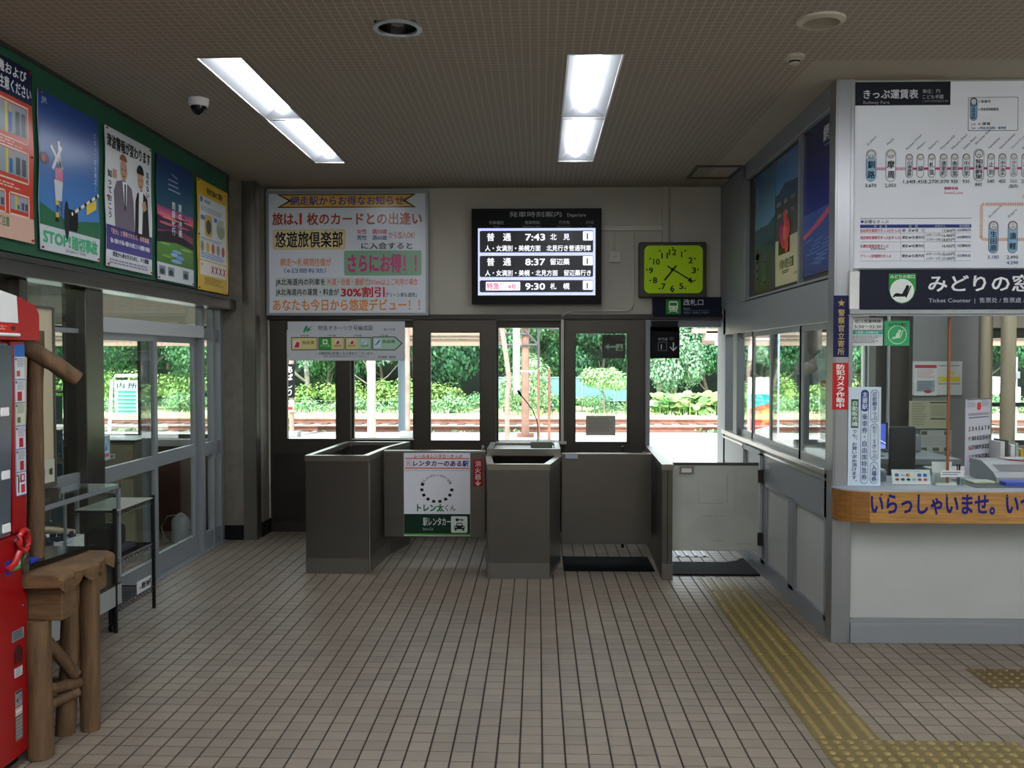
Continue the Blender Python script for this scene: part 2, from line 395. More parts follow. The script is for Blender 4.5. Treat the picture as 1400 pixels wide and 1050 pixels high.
vis = sorted([t for t in tiles if t[1] > 3.9 and -2.15 < t[0] < 2.3 and abs(t[0]) < t[1] * .56], key=lambda t: t[1])[:300]
vs_ = set(vis)
t0 = tile_mb(MB(), 0, 0).build('tile', TILE, None, origin=(0, 0, 0), fix=False); t0.parent = floor
dz = .12
for k, (x, y) in enumerate(vis):
    o = t0 if k == 0 else t0.copy()
    if k: COL.objects.link(o); o.parent = floor
    o.location = (x, y, dz + (((k * 37) % 7) - 3) * .00012)
mb = MB()
for t in tiles:
    if t not in vs_ and not (t[0] < XL - .2 and t[1] < 4): tile_mb(mb, *t)
tag(mb.build('tiles', TILE, floor, fix=False), kind='stuff')

# ceiling with openings for the recessed lights
LX = [(-1.89, -1.65), (.185, .475)]
lamps = [(-1.895, 5.23, -1.650, 6.58), (-1.895, 6.60, -1.650, 8.04), (.175, 5.23, .465, 6.60), (.175, 6.62, .465, 8.04)]
REAR = [(x, y) for x in (-1.77, .33, 2.6, 4.7) for y in (1.0, 2.6)] + [(x, -1.6) for x in (-1.77, .33, 2.6)]
DL = (-.71, 4.79)
hl = lamps + [(DL[0] - .105, DL[1] - .105, DL[0] + .105, DL[1] + .105), (1.40, 8.29, 1.77, 8.79)]
mb = MB()
for x0, y0, x1, y1 in holes(-6.6, -3.2, 6.2, 9.4, hl): mb.box(x0, y0, H, x1, y1, H + .02)
mb.box(-6.6, -3.2, H + .25, 6.2, 9.4, H + .3)
struct('ceiling', mb, CEILM, fix=False)
names = ['left hand recessed strip light, nearer of its two troughs', 'left hand recessed strip light, farther of its two troughs',
         'recessed strip light above the right gates, nearer trough', 'recessed strip light above the right gates, farther trough']
for k, (x0, y0, x1, y1) in enumerate(lamps):
    t = thing('ceiling_light', ((x0 + x1) / 2, (y0 + y1) / 2, H), names[k] if k < 4 else 'recessed strip light of the unseen half of the hall', 'light', 'recessed strip lights in the ceiling')
    mb = MB(); xm = (x0 + x1) / 2; zt = H + .07
    for s_, xe in ((-1, x0), (1, x1)):
        mb.add([(xe, y0, H), (xe, y1, H), (xm + s_ * .05, y1, zt), (xm + s_ * .05, y0, zt)], [(0, 1, 2, 3)])
    for ye, s_ in ((y0, 1), (y1, -1)): mb.add([(x0, ye, H), (x1, ye, H), (xm + .05, ye + s_ * .05, zt), (xm - .05, ye + s_ * .05, zt)], [(0, 1, 2, 3)])
    mb.box(x0, y0, zt, x1, y1, zt + .01)
    mb.build('reflector', REFL, t)
    mb = MB(); n = 8; w2 = .05
    prof = [(xm + w2 * math.cos(math.pi * i / n), zt - .045 * math.sin(math.pi * i / n)) for i in range(n + 1)]
    mb.prism_y(prof, y0 + .04, y1 - .04); mb.build('lamp_cover', LAMPM, t, smooth=True)
    mb = MB(); e = .012
    for a in ((x0 - e, y0 - e, x1 + e, y0), (x0 - e, y1, x1 + e, y1 + e), (x0 - e, y0, x0, y1), (x1, y0, x1 + e, y1)): mb.box(a[0], a[1], H - .006, a[2], a[3], H)
    mb.build('trim_frame', TRIM, t)

for x, y in REAR:  # unseen lamps, added to brighten the fare board, ceiling and posters
    t = thing('ceiling_light', (x, y, H), 'unseen surface-mounted strip light added behind the viewer to brighten the hall', 'light', 'added strip lights behind the viewer')
    MB().box(x - .11, y - .66, H - .06, x + .11, y + .66, H, b=.006).build('housing', WHITE, t); MB().box(x - .085, y - .64, H - .11, x + .085, y + .64, H - .06, b=.012).build('lamp_cover', LAMPH, t)
# back wall above the doors
mb = MB()
for x0, z0, x1, z1 in holes(-6.6, 0, 6.2, H, [(-2.66, 0, XR + .02, 2.115), (-6.2, .93, -3.24, 2.06), (XR + .2, .88, 3.24, 2.03), (4.40, .88, 5.9, 2.03)]):
    mb.box(x0, YB, z0, x1, YB + .22, z1)
struct('wall_back', mb, WALLM)
# pillar and steel trim at the left end
mb = MB().box(XL - .05, 8.87, 0, -2.68, YB, H); struct('wall_pillar', mb, CONC)
struct('trim_1', MB().box(-2.80, 8.862, 0, -2.68, 8.87, H), M('pillar_steel', '#8f8b84', .28, 1)); struct('trim_24', MB().box(-2.68, 8.862, 0, -2.672, 8.99, H), STEEL)
struct('baseboard_back', MB().box(XL - .04, 8.855, 0, -2.805, 8.868, .14).box(-2.672, 9.0, 0, -2.665, YB, .14), BLACK)
struct('trim_2', MB().box(-2.68, YB - .05, 2.115, XR + .02, YB + .12, 2.165, b=.004), STEELD)
# cream raceways
t = thing('cable_raceway', (1.25, YB, 2.86), 'wide cream cable raceway running from the ceiling down to the clock', 'raceway')
MB().box(1.217, YB - .03, 2.84, 1.283, YB, H, b=.004).build('duct', CREAM and WALLM, t)
t = thing('cable_conduit', (.9, YB, 2.99), 'thin cream conduit branching beside the departure screen and looping to the door head', 'conduit')
CRM = M('conduit_paint', '#bdb9ac', .5)
def pipe(pts, r, name, mat, par): return MB().tube(pts, r, 8).build(name, mat, par, smooth=True)
MB().box(.60, YB - .025, 2.985, 1.217, YB, 3.03, b=.003).build('duct', CRM, t)
pipe([(.752, YB - .012, 2.985), (.752, YB - .012, 2.785)], .009, 'conduit', CRM, t)
pipe([(.94, YB - .012, 2.985), (.94, YB - .012, 2.26), (.925, YB - .012, 2.22), (.89, YB - .012, 2.2), (.36, YB - .012, 2.2), (.29, YB - .04, 2.185), (.243, YB - .06, 2.15), (.243, YB - .06, 2.1)], .010, 'conduit', CRM, t)
MB().box(.229, YB - .075, .915, .257, YB - .05, 2.115, b=.003).build('duct', CRM, t); MB().box(.225, YB - .078, .89, .285, YB - .045, .918, b=.003).build('duct', CRM, t)
t = thing('junction_box', (.755, YB, 2.67), 'small square cream junction box on the wall between screen and clock', 'junction box')
MB().box(.695, YB - .045, 2.675, .815, YB, 2.785, b=.005).build('cover', CRM, t); MB().box(.74, YB - .05, 2.72, .77, YB - .045, 2.735, b=.002).build('latch', WALLM, t)

# the door front: three sliding leaves, fixed lights between them, one open doorway
def leaf(name, x0, x1, gx0, gx1, gz0, gz1, y=YB, lab=None):
    mb = MB(); z1 = 2.112
    for a in holes(x0, 0, x1, z1, [(gx0, gz0, gx1, gz1)]): mb.box(a[0], y, a[1], a[2], y + .05, a[3])
    r = tag(mb.build(name, DOORS), kind='structure')
    g = MB(); e = .012
    for a in holes(gx0 - e, gz0 - e, gx1 + e, gz1 + e, [(gx0, gz0, gx1, gz1)]): g.box(a[0], y - .006, a[1], a[2], y, a[3])
    g.build('glazing_bead', STEELD, r)
    MB().box(gx0, y + .02, gz0, gx1, y + .026, gz1).build('pane', GLASS, r)
    MB().box(x0 + .03, y - .004, .1, x1 - .03, y, gz0 - .14).build('kick_panel', STEELD, r)
    MB().tube([(x1 - .06, y, .80), (x1 - .06, y - .04, .80)], .02, 14).build('door_lock', CHROME, r, smooth=True)
    return r
leaf('door_1', -2.665, -1.86, -2.493, -2.007, .932, 2.02)
leaf('door_2', -1.225, -.412, -1.057, -.572, .921, 1.985, YB - .02)
leaf('door_3', .270, 1.10, .375, .879, .91, 1.977, YB - .02)
def fixed(name, x0, x1, z0, z1, y=YB + .07):
    mb = MB(); e = .022
    for a in holes(x0 - .1, 0, x1 + .07, 2.112, [(x0 + e, z0, x1 - e, z1)]): mb.box(a[0], y, a[1], a[2], y + .05, a[3])
    r = tag(mb.build(name, STEELD), kind='structure'); MB().box(x0 + e, y + .02, z0, x1 - e, y + .026, z1).build('pane', GLASS, r)
    MB().box(x0, y - .03, z0 - .02, x1, y, z0 - .005, b=.003).build('window_sill', TRIM, r)
    return r
fixed('window_1', -1.86, -1.225, .934, 2.04); fixed('window_2', -.412, .235, .912, 2.036)
struct('trim_3', MB().box(1.10, YB + .02, 2.04, 1.80, YB + .12, 2.115).box(XR + .005, YB - .16, 0, 1.93, YB + .15, 2.115, b=.004).box(1.055, YB - .06, 0, 1.10, YB - .022, 2.112, b=.003), ALUG)

# left glass front: posts, head rail, sliding doors
mb = MB().box(XL - .06, -3.2, 2.19, XL + .12, 8.87, 2.285, b=.005)
struct('trim_4', mb, STEEL)
struct('wall_left', MB().box(XL - .2, -3.2, 2.285, XL, 8.87, H), CREAM)
def upright(name, y0, y1, mat, w=.1, x=XL, z1=2.19): return struct(name, MB().box(x - w, y0, 0, x, y1, z1, b=.006), mat)
for i, (y0, y1) in enumerate(((-1.9, -1.7), (.5, .7), (2.9, 3.1), (5.28, 5.36), (6.05, 6.30))): upright('trim_%d' % (5 + i), y0, y1, STEEL, .16, XL + .04)
# fixed glazing left of the thick post
t = thing('window_3', (XL, 5.7, 0), None, None, kind='structure')
for y0, y1 in ((.7, 2.9), (3.1, 5.28), (5.36, 6.05)):
    MB().box(XL - .05, y0, .89, XL - .01, y1, .99, b=.003).build('crossbar', ALUG, t); MB().box(XL - .05, y0, 0, XL - .01, y1, .16, b=.003).build('bottom_rail', ALUG, t)
    MB().box(XL - .033, y0, .16, XL - .027, y1, 2.19).build('pane', TINT, t)
MB().box(XL - .05, 5.36, 1.90, XL - .01, 6.05, 1.93).build('crossbar', ALUG, t)
def sdoor(name, y0, y1, x, st=.075, z1=1.915, zb=.17):
    mb = MB().box(x - .035, y0, 0, x, y0 + st, z1, b=.003).box(x - .035, y1 - st, 0, x, y1, z1, b=.003).box(x - .034, y0 + st, z1 - .05, x - .001, y1 - st, z1).box(x - .034, y0 + st, .01, x - .001, y1 - st, zb).box(x - .034, y0 + st, .87, x - .001, y1 - st, .975)
    r = tag(mb.build(name, ALUG), kind='structure')
    MB().box(x - .02, y0 + st, zb, x - .015, y1 - st, z1 - .05).build('pane', GLASS, r); return r
sdoor('door_4', 6.30, 7.29, XL + .0, .06); sdoor('door_5', 7.17, 8.275, XL - .045, .085)
# side light and transom above the sliding doors
t = thing('window_4', (XL, 8.5, 0), None, None, kind='structure')
for y0, y1 in ((8.275, 8.34), (8.56, 8.62), (8.76, 8.84)): MB().box(XL - .06, y0, 0, XL, y1, 2.19, b=.003).build('mullion', ALUG, t)
for z0, z1 in ((0, .16), (.85, .97), (1.90, 2.0)): MB().box(XL - .05, 8.33, z0, XL - .01, 8.78, z1, b=.003).build('crossbar', ALUG, t)
MB().box(XL - .033, 8.33, .16, XL - .028, 8.78, 2.19).build('pane', GLASS, t)
t = thing('window_5', (XL, 7.2, 1.9), None, None, kind='structure')
MB().box(XL - .07, 6.30, 1.915, XL + .02, 8.28, 2.02, b=.004).build('door_head', LGREY, t)
MB().box(XL - .033, 6.30, 2.02, XL - .028, 8.28, 2.19).build('pane', GLASS, t)
struct('trim_10', MB().box(XL - .08, 6.3, -.002, XL + .03, 8.84, .006), ALUG)

# office side wall on the right
mb = MB().box(XR, 5.86, 0, XR + .07, 9.0, .10).box(XR, 5.86, .10, XR + .05, 5.90, 1.06).box(XR, 6.60, .10, XR + .05, 6.73, .75).box(XR, 7.42, .10, XR + .05, 7.56, .75).box(XR, 5.86, .745, XR + .06, 9.1, 1.02).box(XR, 8.9, .1, XR + .05, 9.1, .75)
mb.box(XR, 5.86, .10, XR + .05, 7.6, .13)
struct('wall_right', mb, ALUG)
def wp(name, y0, y1):
    r = tag(MB().box(XR + .02, y0, .10, XR + .035, y1, .75).build(name, WHITEP, None), kind='structure')
    m = MB()
    for a in holes(y0, .10, y1, .75, [(y0 + .025, .125, y1 - .025, .725)]): m.box(XR + .003, a[0], a[1], XR + .02, a[2], a[3])
    m.build('panel_bead', ALU, r)
wp('wall_panel', 5.88, 6.60); wp('wall_panel', 6.73, 7.42)
wp('wall_panel', 7.56, 8.9)
struct('trim_11', MB().box(XR - .02, 5.86, 1.015, XR + .06, 9.1, 1.05, b=.004).box(XR - .008, 5.86, .975, XR + .05, 9.1, .99), TRIM)
# upper band and header
struct('trim_12', MB().box(XR, 5.86, 1.96, XR + .07, 9.13, 2.235, b=.003), M('band_panel', '#8d9194', .35, .3))
for i, (n, y0, y1, x) in enumerate((('window_6', 7.28, 8.55, XR + .035), ('window_7', 5.88, 7.36, XR + .012))):
    r = thing(n, (XR, (y0 + y1) / 2, 1.05), None, None, kind='structure')
    q = (y0 + y1) / 2 + (.12 if i == 0 else -.12)
    for (a, b) in ((y0, q + .025), (q - .025, y1)):
        m = MB(); e = .045
        for c in holes(a, 1.05, b, 1.96, [(a + e, 1.10, b - e, 1.92)]): m.box(x, c[0], c[1], x + .02, c[2], c[3])
        m.build('sash', ALU, r); MB().box(x + .008, a + e, 1.10, x + .012, b - e, 1.92).build('pane', GLASS, r)
struct('trim_13', MB().box(XR, 8.50, 1.05, XR + .07, 8.66, 1.96, b=.004).box(XR, 9.02, 0, XR + .07, 9.13, 2.2, b=.004), ALUG)
# upper notice-board recess with its frame
struct('wall_upper_right', MB().box(XR + .04, 5.86, 2.235, XR + .10, 9.29, H), M('board_back', '#38352f', .8))
struct('trim_14', MB().box(XR + .0, 5.86, 3.27, XR + .04, 8.24, H, b=.003).box(XR, 8.20, 2.235, XR + .045, 8.29, H, b=.003).box(XR - .0, 5.86, 2.22, XR + .045, 8.2, 2.25, b=.003).box(XR + .01, 6.545, 2.25, XR + .042, 6.59, 3.27), ALUG)
struct('trim_15', MB().box(XR, 8.29, 2.235, XR + .05, 9.29, H), ALUG)
# bright corner post
struct('trim_16', MB().box(XR, YC, 0, XR + .115, YC + .12, H, b=.004).box(XR + .012, YC - .004, .96, XR + .022, YC, H).box(XR + .09, YC - .004, 1.0, XR + .1, YC, H), POSTM)

# office front
mb = MB()
for a in holes(1.905, .0, 6.2, H, [(1.905, .93, 6.0, 2.0)]): mb.box(a[0], YC + .03, a[1], a[2], YC + .12, a[3])
struct('wall_front_office', mb, WHITEP)
struct('baseboard_right', MB().box(1.905, YC - .005, 0, 6.2, YC + .03, .125, b=.004).box(1.905, YC + .01, .125, 6.2, YC + .03, .15), ALUG)
struct('trim_17', MB().box(1.875, YC - .03, 2.0, 6.2, YC + .05, 2.03, b=.004).box(1.87, YC - .02, 1.992, 6.2, YC + .03, 1.999), ALU)
struct('trim_18', MB().box(1.875, YC - .025, 2.03, 1.935, YC + .03, 2.26, b=.004), WHITE)
t = thing('window_8', (2.2, YC + .06, .95), None, None, kind='structure')
MB().box(1.905, YC + .055, .975, 2.50, YC + .061, 1.98).build('pane', GLASS, t); MB().box(2.498, YC + .05, .955, 2.512, YC + .066, 1.985, b=.002).build('glass_edge', M('amber_edge', '#8a4a10', .3), t)
# unseen sides of the hall and office
struct('wall_rear', MB().box(-6.6, -3.3, 0, 6.2, -3.2, H), WALLM)
mb = MB(); RO = (-2.6, .02, 1.6, 2.4)
for a in holes(-3.2, 0, 9.5, H, [RO]): mb.box(6.1, a[0], a[1], 6.2, a[2], a[3])
struct('wall_far_right', mb, CREAM)
r = thing('added_entrance', (6.15, -.5, 0), None, None, kind='structure'); m = MB()   # unseen glazed entrance, added to let daylight into the hall
for b in holes(*RO, [(RO[0] + .05, RO[1] + .05, -.53, RO[3] - .05), (-.47, RO[1] + .05, RO[2] - .05, RO[3] - .05)]): m.box(6.11, b[0], b[1], 6.16, b[2], b[3])
m.build('window_frame', ALUG, r); MB().box(6.13, RO[0] + .05, RO[1] + .05, 6.135, RO[2] - .05, RO[3] - .05).build('pane', GLASS, r)
struct('forecourt', MB().box(6.2, -40, -.2, 40, 9.4, -.02), PLAT)
struct('wall_far_left', MB().box(-6.7, -3.2, 0, -6.6, 9.5, H), CREAM)

# left annexe: beam, window wall, ceiling panels
struct('trim_19', MB().box(-6.6, 8.95, 2.06, XL - .15, 9.29, 2.34, b=.01), CREAM)
r = thing('window_9', (-4.6, YB, .93), None, None, kind='structure')
mb = MB()
for a in holes(-6.2, .93, -3.24, 2.06, [(-6.16, .97, -4.02, 2.02), (-3.97, .97, -3.28, 2.02)]): mb.box(a[0], YB + .05, a[1], a[2], YB + .1, a[3])
mb.build('window_frame', STEELD, r)
for x0, x1 in ((-6.16, -4.02), (-3.97, -3.28)): MB().box(x0, YB + .07, .97, x1, YB + .076, 2.02).build('pane', GLASS, r)
MB().box(-6.2, YB - .08, .86, -3.2, YB + .05, .93, b=.005).build('window_sill', LGREY, r)
struct('trim_20', MB().box(-6.2, YB - .02, 0, XL - .2, YB - .001, .86), BROWN)
# office back windows and piers
r = thing('window_10', (3, YB, .9), None, None, kind='structure')
mb = MB()
for a in holes(XR + .2, .88, 3.24, 2.03, [(XR + .24, .93, 2.62, 1.99), (2.68, .93, 3.22, 1.99)]): mb.box(a[0], YB + .05, a[1], a[2], YB + .1, a[3])
mb.build('window_frame', GREY, r)
for x0, x1 in ((XR + .24, 2.62), (2.68, 3.22)): MB().box(x0, YB + .07, .93, x1, YB + .076, 1.99).build('pane', GLASS, r)
r = thing('window_11', (5, YB, .9), None, None, kind='structure')
mb = MB()
for a in holes(4.40, .88, 5.9, 2.03, [(4.43, .93, 5.87, 1.26), (4.43, 1.30, 5.87, 1.93)]): mb.box(a[0], YB + .05, a[1], a[2], YB + .1, a[3])
mb.build('window_frame', M('dim_frame', '#3f423f', .5), r)
for z0, z1 in ((.93, 1.26), (1.30, 1.93)): MB().box(4.43, YB + .07, z0, 5.87, YB + .076, z1).build('pane', GLASS, r)
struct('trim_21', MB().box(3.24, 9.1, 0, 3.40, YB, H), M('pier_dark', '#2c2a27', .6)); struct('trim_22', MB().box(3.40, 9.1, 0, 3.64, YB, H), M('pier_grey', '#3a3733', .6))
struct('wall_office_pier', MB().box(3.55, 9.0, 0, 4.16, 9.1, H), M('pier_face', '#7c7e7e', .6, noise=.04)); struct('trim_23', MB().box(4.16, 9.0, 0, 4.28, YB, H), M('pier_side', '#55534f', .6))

# ================================================================== OUTSIDE
struct('platform', MB().box(-40, 9.5, -.3, 40, 21.6, -.005), PLAT)
struct('platform_edge', MB().box(-40, 21.6, -.9, 40, 21.9, -.0), M('platform_kerb', '#9c9a96', .9, noise=.1))
struct('ground_track', MB().box(-60, 21.9, -1.2, 60, 38, -1.0), BALL)
struct('ground_meadow', MB().box(-80, 38, -1.2, 80, 60, -1.0), GRASS)
mb = MB(); mb.add([(-90, 54, -1.0), (90, 54, -1.0), (90, 80, 13), (-90, 80, 13)], [(0, 1, 2, 3)]); mb.add([(-90, 80, 13), (90, 80, 13), (90, 81, -1), (-90, 81, -1)], [(0, 1, 2, 3)])
struct('hillside', mb, BANK)
rg = 'rusty rails of the tracks beyond the platform'
def rail(y, z, h, x0, x1, lab):
    w2 = h * .45; pr = [(y - w2, z), (y + w2, z), (y + w2, z + h * .15), (y + h * .1, z + h * .3), (y + h * .1, z + h * .65), (y + w2 * .55, z + h * .72), (y + w2 * .55, z + h), (y - w2 * .55, z + h), (y - w2 * .55, z + h * .72), (y - h * .1, z + h * .65), (y - h * .1, z + h * .3), (y - w2, z + h * .15)]
    tag(MB().prism_x(pr, x0, x1).build('rail', RUST), lab, 'rail', rg)
for y, z, h, x0, lab in ((29.9, -.62, .17, -7.05, 'rust brown rail lying nearest, its left end visible beyond the name post'), (30.2, -.62, .15, -12, 'rust brown rail close behind the nearest rail outside'),
                     (33.0, -.56, .13, -40, 'rust brown rail of the second track, just short of the grass'), (33.4, -.56, .12, -40, 'farthest rust brown rail at the edge of the grass')):
    rail(y, z, h, x0, 40, lab)
struct('track_bed', MB().box(-60, 29.0, -1.05, 60, 31.4, -.66).box(-60, 31.4, -1.05, 60, 34.6, -.60), BALL)
mb = MB()
for k in range(130): mb.box(-40 + k * .6, 29.3, -.67, -39.76 + k * .6, 30.9, -.625); mb.box(-40 + k * .6, 32.6, -.61, -39.76 + k * .6, 33.9, -.565)
tag(mb.build('sleepers', M('old_sleeper', '#6b5a4c', .9)), 'old timber sleepers under the rusty rails outside', 'sleepers', kind='stuff')

# foliage
def leaves(n, rx, ry, rz, s, cols, seed, shell=.55, zc=0, flat=.5):
    rnd = random.Random(seed); mb = MB(); bl = []
    for _ in range(9): # lobes
        a = rnd.uniform(0, 6.28); e = rnd.uniform(-.5, 1); bl.append((math.cos(a) * rx * .55, math.sin(a) * ry * .55, e * rz * .6, rnd.uniform(.38, .6)))
    for i in range(n):
        bx, by, bz, br = bl[i % 9]
        while True:
            d = Vector((rnd.uniform(-1, 1), rnd.uniform(-1, 1), rnd.uniform(-1, 1)))
            if .05 < d.length < 1: break
        d.normalize(); q = shell + (1 - shell) * rnd.random()
        p = Vector((bx + d.x * rx * br * q, by + d.y * ry * br * q, zc + bz + d.z * rz * br * q))
        nrm = (d + Vector((rnd.uniform(-.6, .6), rnd.uniform(-.6, .6), flat))).normalized(); u = nrm.cross(Vector((rnd.uniform(-1, 1), rnd.uniform(-1, 1), .1))).normalized(); v = nrm.cross(u); k = s * rnd.uniform(.6, 1.3)
        c = lin(rnd.choice(cols)); f = rnd.uniform(.75, 1.2); o = len(mb.v)
        mb.v += [tuple(p - u * k), tuple(p - v * k * .55), tuple(p + u * k), tuple(p + v * k * .55)]; mb.f.append((o, o + 1, o + 2, o + 3)); mb.c += [tuple(x * f for x in c)] * 4
    return mb
DG = ['#3c6e4c', '#477c54', '#356347', '#528a5c', '#2c5740']; MG = ['#5a9860', '#6aa868', '#4c8858', '#7cb474']; LG = ['#90b87c', '#a4c888', '#80ac70', '#b4d098']; PG = ['#8cae90', '#9cba9c', '#7ca286']
def trunk(h, r, rnd, branches=5):
    mb = MB(); pts = [(rnd.uniform(-.12, .12) * i, rnd.uniform(-.12, .12) * i, h * i / 4) for i in range(5)]; mb.tube(pts, [r, r * .85, r * .7, r * .5, r * .3], 7)
    for b in range(branches):
        i = rnd.choice((1, 2, 3)); a = rnd.uniform(0, 6.28); l = h * rnd.uniform(.2, .4); p = Vector(pts[i]); mb.tube([p, p + Vector((math.cos(a) * l * .5, math.sin(a) * l * .5, l * .35)), p + Vector((math.cos(a) * l, math.sin(a) * l, l * .9))], [r * .4, r * .28, r * .12], 5)
    return mb
rnd = random.Random(3)
def tree_proto(name, n, rx, rz, s, cols, seed, th, zc, r):
    t = bpy.data.objects.new(name, None); COL.objects.link(t); ORIG[t] = Vector((0, 0, 0))
    leaves(n, rx, rx, rz, s, cols, seed, zc=zc).build('foliage', LEAF, t, fix=False); trunk(th, r, random.Random(seed)).build('trunk', BARK, t)
    return t
kinds = [tree_proto('broadleaf_tree', 20000, 3.3, 3.6, .105, DG, 1, 4.5, 3.9, .14), tree_proto('broadleaf_tree', 20000, 3.0, 3.4, .1, DG + MG[:2], 2, 4.2, 3.7, .13), tree_proto('broadleaf_tree', 15000, 2.6, 3.0, .095, MG + DG[:2], 5, 3.6, 3.2, .1)]
used = set(); TL = ['dark green broad-leaved tree in the dense wood behind the tracks', 'mixed green broad-leaved tree in the dense wood behind the tracks', 'mid green bushy tree in the dense wood behind the tracks']
for row, (y0, st, zb) in enumerate(((52.5, 3.1, -1.0), (57, 3.4, 1.2))):
    k = 0; x = -31 - row
    while x < 33 + row * 2:
        i = rnd.choice((0, 1, 0, 1, 2)) if row == 0 else rnd.choice((0, 1)); src = kinds[i]
        loc = (x + rnd.uniform(-.8, .8), y0 + rnd.uniform(-1, 1), zb - .2)
        if i in used: o = copy_tree(src, loc)
        else: o = src; o.location = loc; used.add(i)
        o.rotation_euler = (0, 0, rnd.uniform(0, 6.28)); sc = rnd.uniform(.85, 1.2); o.scale = (sc, sc, sc)
        tag(o, TL[i], 'tree', ['dark trees of the wood behind the tracks', 'mixed trees of the wood behind the tracks', 'mid green trees of the wood behind the tracks'][i]); x += st
# some single trees that stand out
def single(x, y, z, n, rx, rz, s, cols, seed, th, zc, r, lab, name='pale_tree'):
    t = tree_proto(name, n, rx, rz, s, cols, seed, th, zc, r); t.location = (x, y, z); tag(t, lab, 'tree'); return t
single(-12.3, 49.5, -1, 1800, 1.6, 2.2, .1, PG, 11, 5.6, 3.5, .16, 'pale grey-barked thin tree at the left edge of the first door pane')
single(-8.9, 50.2, -1, 2600, 1.7, 1.8, .1, PG, 12, 4.6, 3.7, .12, 'thin pale tree with bare forked trunk beyond the platform name post')
single(7.2, 49.5, -1.2, 6500, 1.7, 2.6, .09, PG + MG[:1], 14, 4.4, 2.8, .1, 'feathery pale conifer rising above the big leaves by the open doorway', 'conifer')
single(-.6, 44.5, -1.1, 5500, 1.3, 1.5, .07, LG + PG, 15, 2.2, 1.6, .06, 'bright young feathery tree just left of the rusty steel frame', 'young_tree')
single(3.2, 45.0, -1.0, 3500, 1.2, .9, .08, LG, 16, 2.0, 1.7, .06, 'bright yellow-green sapling in front of the blue-green fence', 'young_tree')
# undergrowth and meadow: uncountable
def stuff_leaves(name, lab, cat, spots, n, s, cols, seed):
    mb = MB(); rn = random.Random(seed)
    for x, y, z, rx, rz in spots:
        q = leaves(n, rx, rx * .7, rz, s, cols, rn.randint(0, 9999), shell=.5)
        o = len(mb.v); mb.v += [(a + x, b + y, c + z) for a, b, c in q.v]; mb.f += [tuple(i + o for i in f) for f in q.f]; mb.c += q.c
    return tag(mb.build(name, LEAF, fix=False), lab, cat, kind='stuff')
rn = random.Random(9)
stuff_leaves('undergrowth', 'light green bushes and weeds along the foot of the wood', 'undergrowth', [(x * 1.25 + rn.uniform(-.5, .5), 46.9 + rn.uniform(-.8, .8), -.75 + rn.uniform(-.2, .25), rn.uniform(.8, 1.3), rn.uniform(.4, .8)) for x in range(-22, 25) if not 5.6 < x * 1.25 < 9.5], 800, .075, LG + MG + PG, 4)
stuff_leaves('yellow_brush', 'yellow-green leafy brush under the wood behind the name post', 'brush', [(x * 1.3 - 14, 49.2 + rn.uniform(-.6, .6), -.3 + rn.uniform(-.2, .25), 1.2, .9) for x in range(0, 8)] + [(11 + x * 1.3, 48.6, -.2 + rn.uniform(-.2, .25), 1.2, .9) for x in range(0, 8)] + [(-30 + x * 1.6, 48.6, -.1 + rn.uniform(-.2, .25), 1.3, 1.0) for x in range(0, 9)], 800, .1, ['#a0b868', '#8fb060', '#7ca45a', '#6a9654'], 5)
mb = MB(); rn = random.Random(21)
for i in range(290): # butterbur: big round leaves
    x = rn.uniform(5.5, 10.0); y = rn.uniform(44.6, 46.5); z = rn.uniform(-1.0, .0) * .9; r_ = rn.uniform(.13, .28); tx, ty = rn.uniform(-.5, .5), rn.uniform(-.75, -.1); c = tuple(v * rn.uniform(.8, 1.15) for v in lin(rn.choice(['#8cb468', '#78a45c', '#a0c078', '#5f8c4c'])))
    nn = Vector((tx, ty, .9)).normalized(); u = nn.cross(Vector((0, 1, 0))).normalized(); v = nn.cross(u); p = Vector((x, y, z)); o = len(mb.v)
    mb.v += [tuple(p - nn * .05)] + [tuple(p + (u * math.cos(t) + v * math.sin(t)) * r_ * (1 + .08 * math.sin(5 * t))) for t in (6.283 * k / 10 for k in range(10))]; mb.f += [(o, o + 1 + k, o + 1 + (k + 1) % 10) for k in range(10)]; mb.c += [c] * 11
    mb.v += [tuple(p - nn * .05), (x + .02, y, z - .05), (x + .02, y + .1, -1.0), (x, y + .1, -1.0)]; mb.f.append((o + 11, o + 12, o + 13, o + 14)); mb.c += [c] * 4
tag(mb.build('butterbur', LEAF, fix=False), 'patch of large round pale green butterbur leaves seen through the open doorway', 'plants', kind='stuff')
mb = MB(); rn = random.Random(22)
for i in range(9000):
    x = rn.uniform(-26, 30); y = rn.choice((rn.uniform(36, 47), rn.uniform(37, 42))); h = rn.uniform(.06, .28); a = rn.uniform(0, 3.14); w_ = .05; c = tuple(v * rn.uniform(.8, 1.2) for v in lin(rn.choice(['#c4cc98', '#d0d8ac', '#b4c48c', '#dcdcbc']))); o = len(mb.v)
    mb.v += [(x - math.cos(a) * w_, y - math.sin(a) * w_, -1), (x + math.cos(a) * w_, y + math.sin(a) * w_, -1), (x + rn.uniform(-.08, .08), y + rn.uniform(-.08, .08), -1 + h)]; mb.f.append((o, o + 1, o + 2)); mb.c += [c] * 3
tag(mb.build('meadow_grass', LEAF, fix=False), 'sunlit pale green grass between tracks and wood', 'grass', kind='stuff')
stuff_leaves('track_weeds', 'small green weeds along the platform edge by the rails', 'weeds', [(rn.uniform(-10, 14), 22.4 + rn.uniform(0, .4), -.1 + rn.uniform(-.1, .06), rn.uniform(.15, .4), .1) for _ in range(34)], 60, .04, LG + MG, 8)

